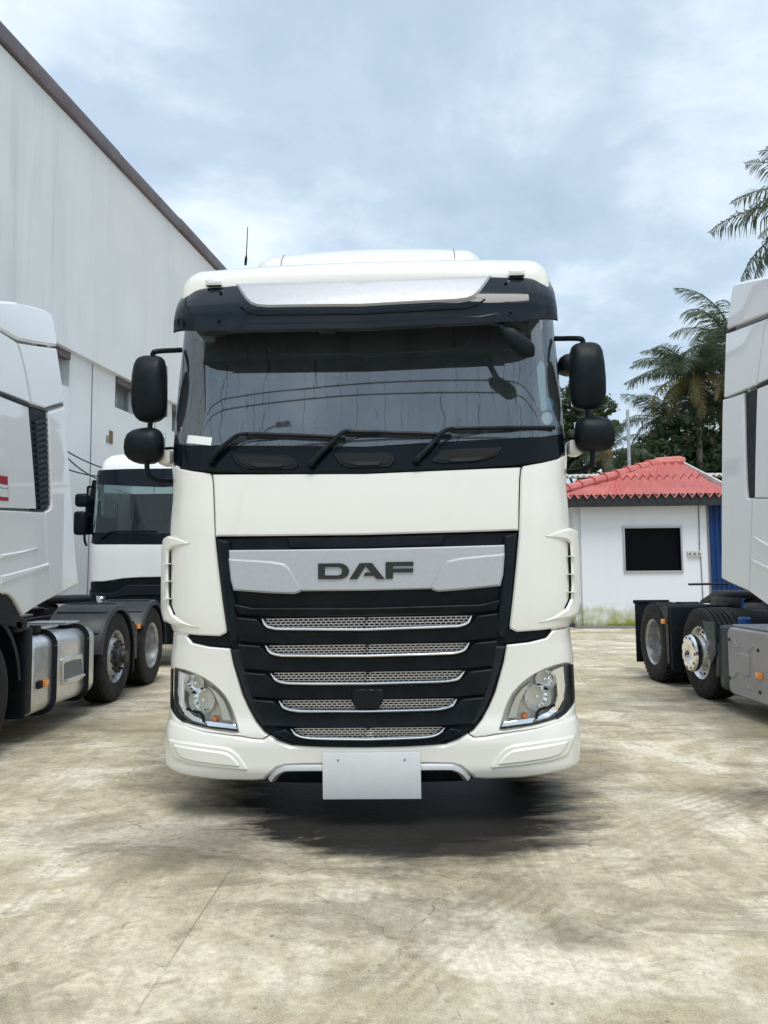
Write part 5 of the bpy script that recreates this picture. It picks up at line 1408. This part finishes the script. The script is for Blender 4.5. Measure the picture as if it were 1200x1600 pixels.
# ------------------------------------------------------------------ white truck on the right with the grey side box
rt = thing('tractor_truck', 'white truck with bare tyres and grey storage box, parked before the red-roofed hut', 'truck', (4.75, 6.1, 0))
bpy.context.view_layer.update()
RF = Frame(rt, 'side', -1.25); MPR = SIDE(-1.25)
RPx = lambda pts: RF(pts, ssurf)
def rp_(name, q, mat, parent=rt, **k):
    k.setdefault('th', .05); k.setdefault('bev', .007); k.setdefault('cell', .12)
    return panel(name, q, k.pop('surf', ssurf), mat, parent, mp=MPR, **k)
cab_core(rt, -1, 4.10, 2.1); far_side(rt, 1, 4.1, 2.1); near_front(rt, -1, None)
fs2 = lambda y, z: ssurf(y, 3.85)
rp_('roof_fairing', RF([(1143, 450), (1145, 445), (1150, 441.5), (1175, 436), (1235, 424), (1235, 477), (1175, 500), (1148, 510), (1134, 515)], fs2) + [(.45, 3.72)] * 0, 'paint_white', surf=fs2, bev=.025, th=.3)
rp_('roof_fairing', [(.60, 3.55), (.60, 4.02), (-.2, 3.85), (-.7, 3.6), (-.8, 3.4)], 'paint_white', surf=fs2, off=-.012, bev=.02, th=.2)
rp_('seam_end', RPx([(1134, 516), (1147, 511), (1147, 515), (1134, 520)]), 'black_plastic', off=-.004)
rp_('seam_strip', RPx([(1148, 511.5), (1175, 501), (1200, 491.5), (1200, 495), (1175, 505), (1148, 515)]), 'trim_grey', off=-.006)
rp_('sleeper_panel', RPx([(1134, 521), (1148, 516), (1175, 506), (1196, 498), (1191, 525), (1186, 560), (1181, 601), (1164, 608), (1131, 621), (1132.5, 570)]), 'paint_white', bev=.012)
rp_('door_rear', RPx([(1198, 498), (1215, 492), (1230, 580), (1205, 590), (1183, 600), (1188, 558), (1193, 524)]), 'paint_white', bev=.01)
rp_('belt_strip', RPx([(1182, 602), (1205, 592), (1230, 582), (1230, 587), (1205, 597), (1182, 606.5)]), 'dark_plastic', off=.004)
rp_('vent_panel', RPx([(1162, 614), (1181, 607.5), (1179, 690), (1177.5, 773), (1174, 777.5), (1167, 777), (1165.5, 758)]), 'black_plastic', off=-.02)
rp_('sleeper_side', RPx([(1183, 607), (1205, 598), (1230, 588), (1230, 777), (1179, 777.5), (1180.5, 690)]), 'paint_white', bev=.008)
rp_('rear_fairing', RPx([(1129, 624.5), (1140, 621.5), (1161, 614.5), (1164.5, 758), (1166.5, 778.5), (1174, 779), (1172, 850), (1170, 924), (1140, 911), (1127, 904), (1127.5, 760)]), 'paint_white', bev=.012)
rp_('lower_side', RPx([(1175.5, 779), (1230, 779), (1230, 965), (1200, 946), (1171.5, 925), (1173.5, 850)]), 'paint_white', bev=.010)
rp_('body_crease', RPx([(1178, 838), (1200, 850), (1230, 862), (1230, 868), (1200, 858)]), 'paint_white', off=.012, bev=.010)
rp_('body_crease', RPx([(1174, 873), (1200, 885), (1230, 894), (1230, 903), (1200, 893)]), 'paint_white', off=.012, bev=.012)
far_y = RPx([(1230, 700)])[0][0]
rp_('cab_side', [(far_y - .01, 1.02), (far_y - .01, 3.62), (-.11, 3.36), (-.11, 1.32), (.2, 1.25), (.45, 1.02)], 'paint_white', bev=.01)
fender(rt, -1, -.2, 5, 175, .80, 1.22, 'black_plastic', .70, 'wheel_arch', False)
chassis(rt, -1.2, 4.9)
put_wheel(rt, (-1.07, -.2, .505), 'steer', True); put_wheel(rt, (1.07, -.2, .505), 'steer')
put_wheel(rt, (-1.05, 2.7, .505), 'alloy', True); put_wheel(rt, (1.05, 2.7, .505), 'alloy')
put_wheel(rt, (-1.10, 4.06, .505), 'drive', True, dual=True); put_wheel(rt, (1.10, 4.06, .505), 'drive', dual=True)
# storage box with pressed relief
bz0, bz1, by0, by1 = .19, .86, .62, 1.84
bm = bmesh.new(); rings = []
for x, k in ((-.70, 1.0), (-1.20, 1.0), (-1.235, .985), (-1.25, .95)):
    rings.append([V((x, (by0 + by1) / 2 + a * (1 - (1 - k) * .55), (bz0 + bz1) / 2 + b * k)) for a, b in rrect(by1 - by0, bz1 - bz0, .07, 5)])
loft(bm, rings); sb = obj('storage_box', bm, 'box_grey', rt)
flat = lambda y, z: 0.0
rp_('pressed_panel', round_poly(RF([(1153, 1018), (1172, 1024), (1172, 1058), (1153, 1051)], flat), .03), 'box_grey', sb, surf=flat, off=.014, th=.02, bev=.008)
for a, b in (((1146, 998), (1153, 1012)), ((1178, 1007), (1170, 1017)), ((1146, 1058), (1152, 1050)), ((1172, 1078), (1166, 1064))):
    pa, pb = RF([a, b], flat)
    d = V((pb[0] - pa[0], pb[1] - pa[1])); n = V((-d.y, d.x)).normalized() * .018
    rp_('pressed_rib', [(pa[0] + n.x, pa[1] + n.y), (pb[0] + n.x * .6, pb[1] + n.y * .6), (pb[0] - n.x * .6, pb[1] - n.y * .6), (pa[0] - n.x, pa[1] - n.y)], 'box_grey', sb, surf=flat, off=.010, th=.014, bev=.006)
for p in ((1140, 999), (1185, 1016), (1141, 1059), (1188, 1082)):
    a, b = RF([p], flat)[0]
    bm = bmesh.new(); lathe(bm, [(.001, .008), (.012, .010), (.022, -.006), (.026, -.012)], 12, 'X', (0, 0, 0)); bmesh.ops.rotate(bm, matrix=Matrix.Rotation(math.pi, 3, 'Z'), verts=bm.verts); bmesh.ops.translate(bm, vec=(-1.254, a, b), verts=bm.verts); obj('box_catch', bm, 'hub_dark', sb)
a, b = RF([(1188, 1056)], flat)[0]; side_lamp(rt, V((-1.262, a, b)), -1)
boxo('box_top', (-.92, 1.2, .875), (.55, 1.25, .02), 'galvanised', rt, .004)
boxo('additive_tank', (-.98, 2.02, .52), (.46, .30, .68), 'tank_navy', rt, .06, 3)
bm = bmesh.new(); lathe(bm, [(.06, .87), (.062, .93), (.05, .945), (.001, .945)], 14, 'Z', (-1.0, 1.98, 0)); obj('additive_cap', bm, 'blue_cap', rt)
fender(rt, -1, 2.7, 165, 200, .75, 1.22, 'tank_navy', .60, 'mudguard', False)
bm = bmesh.new(); prism(bm, [(2.15, .88), (2.15, .55), (2.30, .40), (2.34, .62), (2.42, .80), (2.46, .88)], SIDE(-1.24), 0, .02); obj('guard_plate', bm, 'tank_navy', rt)
o = boxo('drive_guard', (-1.02, 3.42, .60), (.44, .05, .78), 'black_plastic', rt, .015)
bm = bmesh.new(); prism(bm, [(3.47, .98), (3.75, .98), (3.62, .86), (3.56, .70), (3.54, .30), (3.47, .28)], SIDE(-1.25), 0, .02); obj('guard_plate', bm, 'dark_plastic', o)
side_lamp(rt, V((-1.262, 3.60, .80)), -1)
boxo('mud_flap', (-1.02, 4.72, .58), (.46, .03, .82), 'black_plastic', rt, .008)
boxo('guard_bar', (-1.02, 4.72, 1.0), (.5, .05, .05), 'dark_plastic', rt, .01)
tubeo('guard_stay', [(-.4, 3.5, 1.0), (-1.22, 3.5, .99)], .02, 'dark_plastic', rt); tubeo('gauge_rod', [(-.55, 3.3, 1.27), (-.95, 3.55, 1.26)], .014, 'cable_black', rt)

# ------------------------------------------------------------------ the truck standing behind the left one
bt = thing('tractor_truck', 'white truck with dark bumper parked at the warehouse wall, half hidden behind the tank truck', 'truck', (-3.52, 12.0, 0), R(-1))
bpy.context.view_layer.update()
BF = Frame(bt)
BWt = 1.18
bs = lambda x, z: .05 * (x / BWt) ** 2 + corner(min(abs(x), BWt * .999), BWt, BWt * .72, .30) + (.17 * max(0, z - 1.85))
def BH(pts, surf=bs):
    q = BF(pts, surf); q = [(max(-BWt * .9995, min(BWt * .9995, a)), b) for a, b in q]
    q[0] = (0, q[0][1]); q[-1] = (0, q[-1][1]); return q + mirror(q[1:-1])
def bp(name, q, mat, parent=bt, **k):
    k.setdefault('th', .05); k.setdefault('bev', .008); k.setdefault('cell', .12)
    return panel(name, q, k.pop('surf', bs), mat, parent, xw=BWt, **k)
bp('front_panel', BH([(248, 851), (150, 851), (130, 850.5), (130, 903), (135, 905), (141, 908.3), (162, 908.5), (178, 906), (194, 903.5), (220, 902), (248, 901.5)]), 'paint_white')
bp('cowl', BH([(248, 833), (140, 833), (130, 834), (130, 849), (150, 850), (248, 850)]), 'black_gloss', off=.004)
bp('windscreen', BH([(248, 755), (150, 752), (146, 760), (143, 800), (141, 833.5), (248, 834)]), 'green_glass', th=.004, bev=.001)
bp('pillar_trim', BF([(144, 750), (149.5, 750), (146, 800), (144, 834), (130, 836), (136, 800)], bs), 'black_gloss', off=.003)
bvs = lambda x, z: bs(x, z) - .17 * max(0, z - 1.85) + .06 + .25 * max(0, z - 2.55)
bp('sun_visor', BH([(248, 732), (200, 732.5), (163, 734), (150, 737), (144, 746), (140, 757), (152, 757), (200, 759), (248, 761)], bvs), 'black_smoked', surf=bvs, th=.02)
bp('lower_grille', BH([(248, 903), (220, 904), (196, 905), (178, 908.5), (150, 911), (130, 909), (130, 926), (143, 929.5), (180, 932), (248, 933)]), 'black_plastic', off=-.02)
bp('bumper_step', BH([(248, 914), (200, 914), (186, 922), (176, 927), (145, 926), (132, 921), (130, 928), (143, 931), (178, 934), (200, 930), (248, 930)]), 'dark_plastic', off=.02)
z0_ = BF([(248, 931)], bs)[0][1]
bp('bumper', [(0, z0_), (-1.179, z0_ - .0), (-1.179, .35), (0, .35), (1.179, .35), (1.179, z0_)], 'black_plastic', off=.01, th=.1, bev=.02)
for s in (-1, 1):
    q = BF([(150, 930), (166, 931), (165.5, 943), (152, 942)], bs); q = q if s < 0 else mirror(q)
    hl = bp('headlamp', q, 'reflector', off=.02, th=.03); c = [sum(a) / 4 for a in zip(*q)]
    bm = bmesh.new(); lathe(bm, [(.001, -.03), (.02, -.02), (.045, -.005), (.05, .02)], 14, 'Y', (c[0], bs(*c) - .02, c[1])); obj('lamp_bowl', bm, 'chrome', hl)
zr2 = BF([(248, 702)], lambda a, b: .5)[0][1]
bm = bmesh.new()
loft(bm, [arch(.26, .98, zr2 - .42, .08, 2.4), arch(.30, 1.04, zr2 - .24, .14, 2.4), arch(.42, 1.09, zr2 - .10, .18, 2.4), arch(.65, 1.12, zr2 - .02, .2, 2.4), arch(1.1, 1.14, zr2, .2, 2.4), arch(2.0, 1.15, zr2, .2, 2.4)], closed=False)
obj('roof', bm, 'paint_white', bt, 50)
for s in (-1, 1):
    mp = SIDE(s * 1.17)
    k = dict(mp=mp, cell=.3, th=.04)
    panel('door', [(.33, 1.1), (1.3, 1.1), (1.3, 1.9), (.33, 1.9)], flat, 'paint_white', bt, **k)
    panel('door_window', [(.45, 1.9), (1.2, 1.9), (1.2, 2.55), (.6, 2.55)], flat, 'green_glass', bt, off=-.01, mp=mp, cell=.3, th=.004, bev=.001)
    panel('door_frame', [(.36, 1.905), (.45, 1.905), (.6, 2.55), (1.2, 2.55), (1.2, 1.905), (1.3, 1.905), (1.3, 2.65), (.5, 2.65)], flat, 'black_plastic', bt, **k)
    panel('cab_side', [(1.31, 1.1), (2.0, 1.1), (2.0, 2.9), (.45, 2.9), (.5, 2.66), (1.31, 2.66)], flat, 'paint_white', bt, **k)
    put_wheel(bt, (s * 1.03, 1.25, .505), 'steer', s < 0); put_wheel(bt, (s * 1.03, 4.9, .505), 'dish', s < 0, dual=True)
    def bat(px, py, dep=.25):
        d = BF.inv.to_3x3() @ px_ray(px, py); t_ = (dep - BF.o.y) / d.y; p = BF.o + d * t_; return V((p.x * (1 if s < 0 else -1), p.y, p.z))
    tubeo('mirror_arm', smooth_path([bat(146, 761, .4), bat(138, 761), bat(137, 770), bat(135, 800), bat(132, 840), bat(135, 852, .4)], 4), .02, 'black_plastic', bt, 6)
    for (xa, ya, xb, yb), nm in (((119, 771.5, 139, 792), 'wide_mirror'), ((117, 799, 135, 836), 'mirror')):
        a, b = bat(xa, ya), bat(xb, yb); boxo(nm, (a + b) / 2, (abs(a.x - b.x), .16, abs(a.z - b.z)), 'black_plastic', bt, .05, 3)
boxo('back_wall', (0, 2.0, 2.0), (2.3, .05, 1.8), 'interior', bt)
boxo('floor_pan', (0, 1.1, 1.12), (2.2, 1.7, .1), 'black_plastic', bt)
boxo('dashboard', (0, .55, 1.72), (2.1, .5, .3), 'interior', bt, .06)
bm = bmesh.new(); tube(bm, [rotw @ V((.22 * math.cos(2 * math.pi * k / 24), .22 * math.sin(2 * math.pi * k / 24), 0)) + V((-.55, .80, 2.0)) for k in range(25)], .018, 6); obj('steering_wheel', bm, 'interior', bt)
for x in (-.55, .55):
    bm = bmesh.new(); box(bm, (x, 1.45, 1.95), (.5, .14, .8), .05); box(bm, (x, 1.43, 2.42), (.26, .1, .2), .04); obj('seat', bm, 'fabric', bt)
for x in (-.42, .42): boxo('chassis_rail', (x, 3.4, .82), (.08, 4.4, .25), 'dark_plastic', bt)
tubeo('wiper', [V((a, bs(a, b) - .03, b)) for a, b in BF([(158, 842), (172, 832), (182, 830), (245, 829.5)], bs)], .014, 'black_plastic', bt, 6)
boxo('front_frame', (0, .8, .8), (1.9, 1.0, .7), 'void_black', bt)
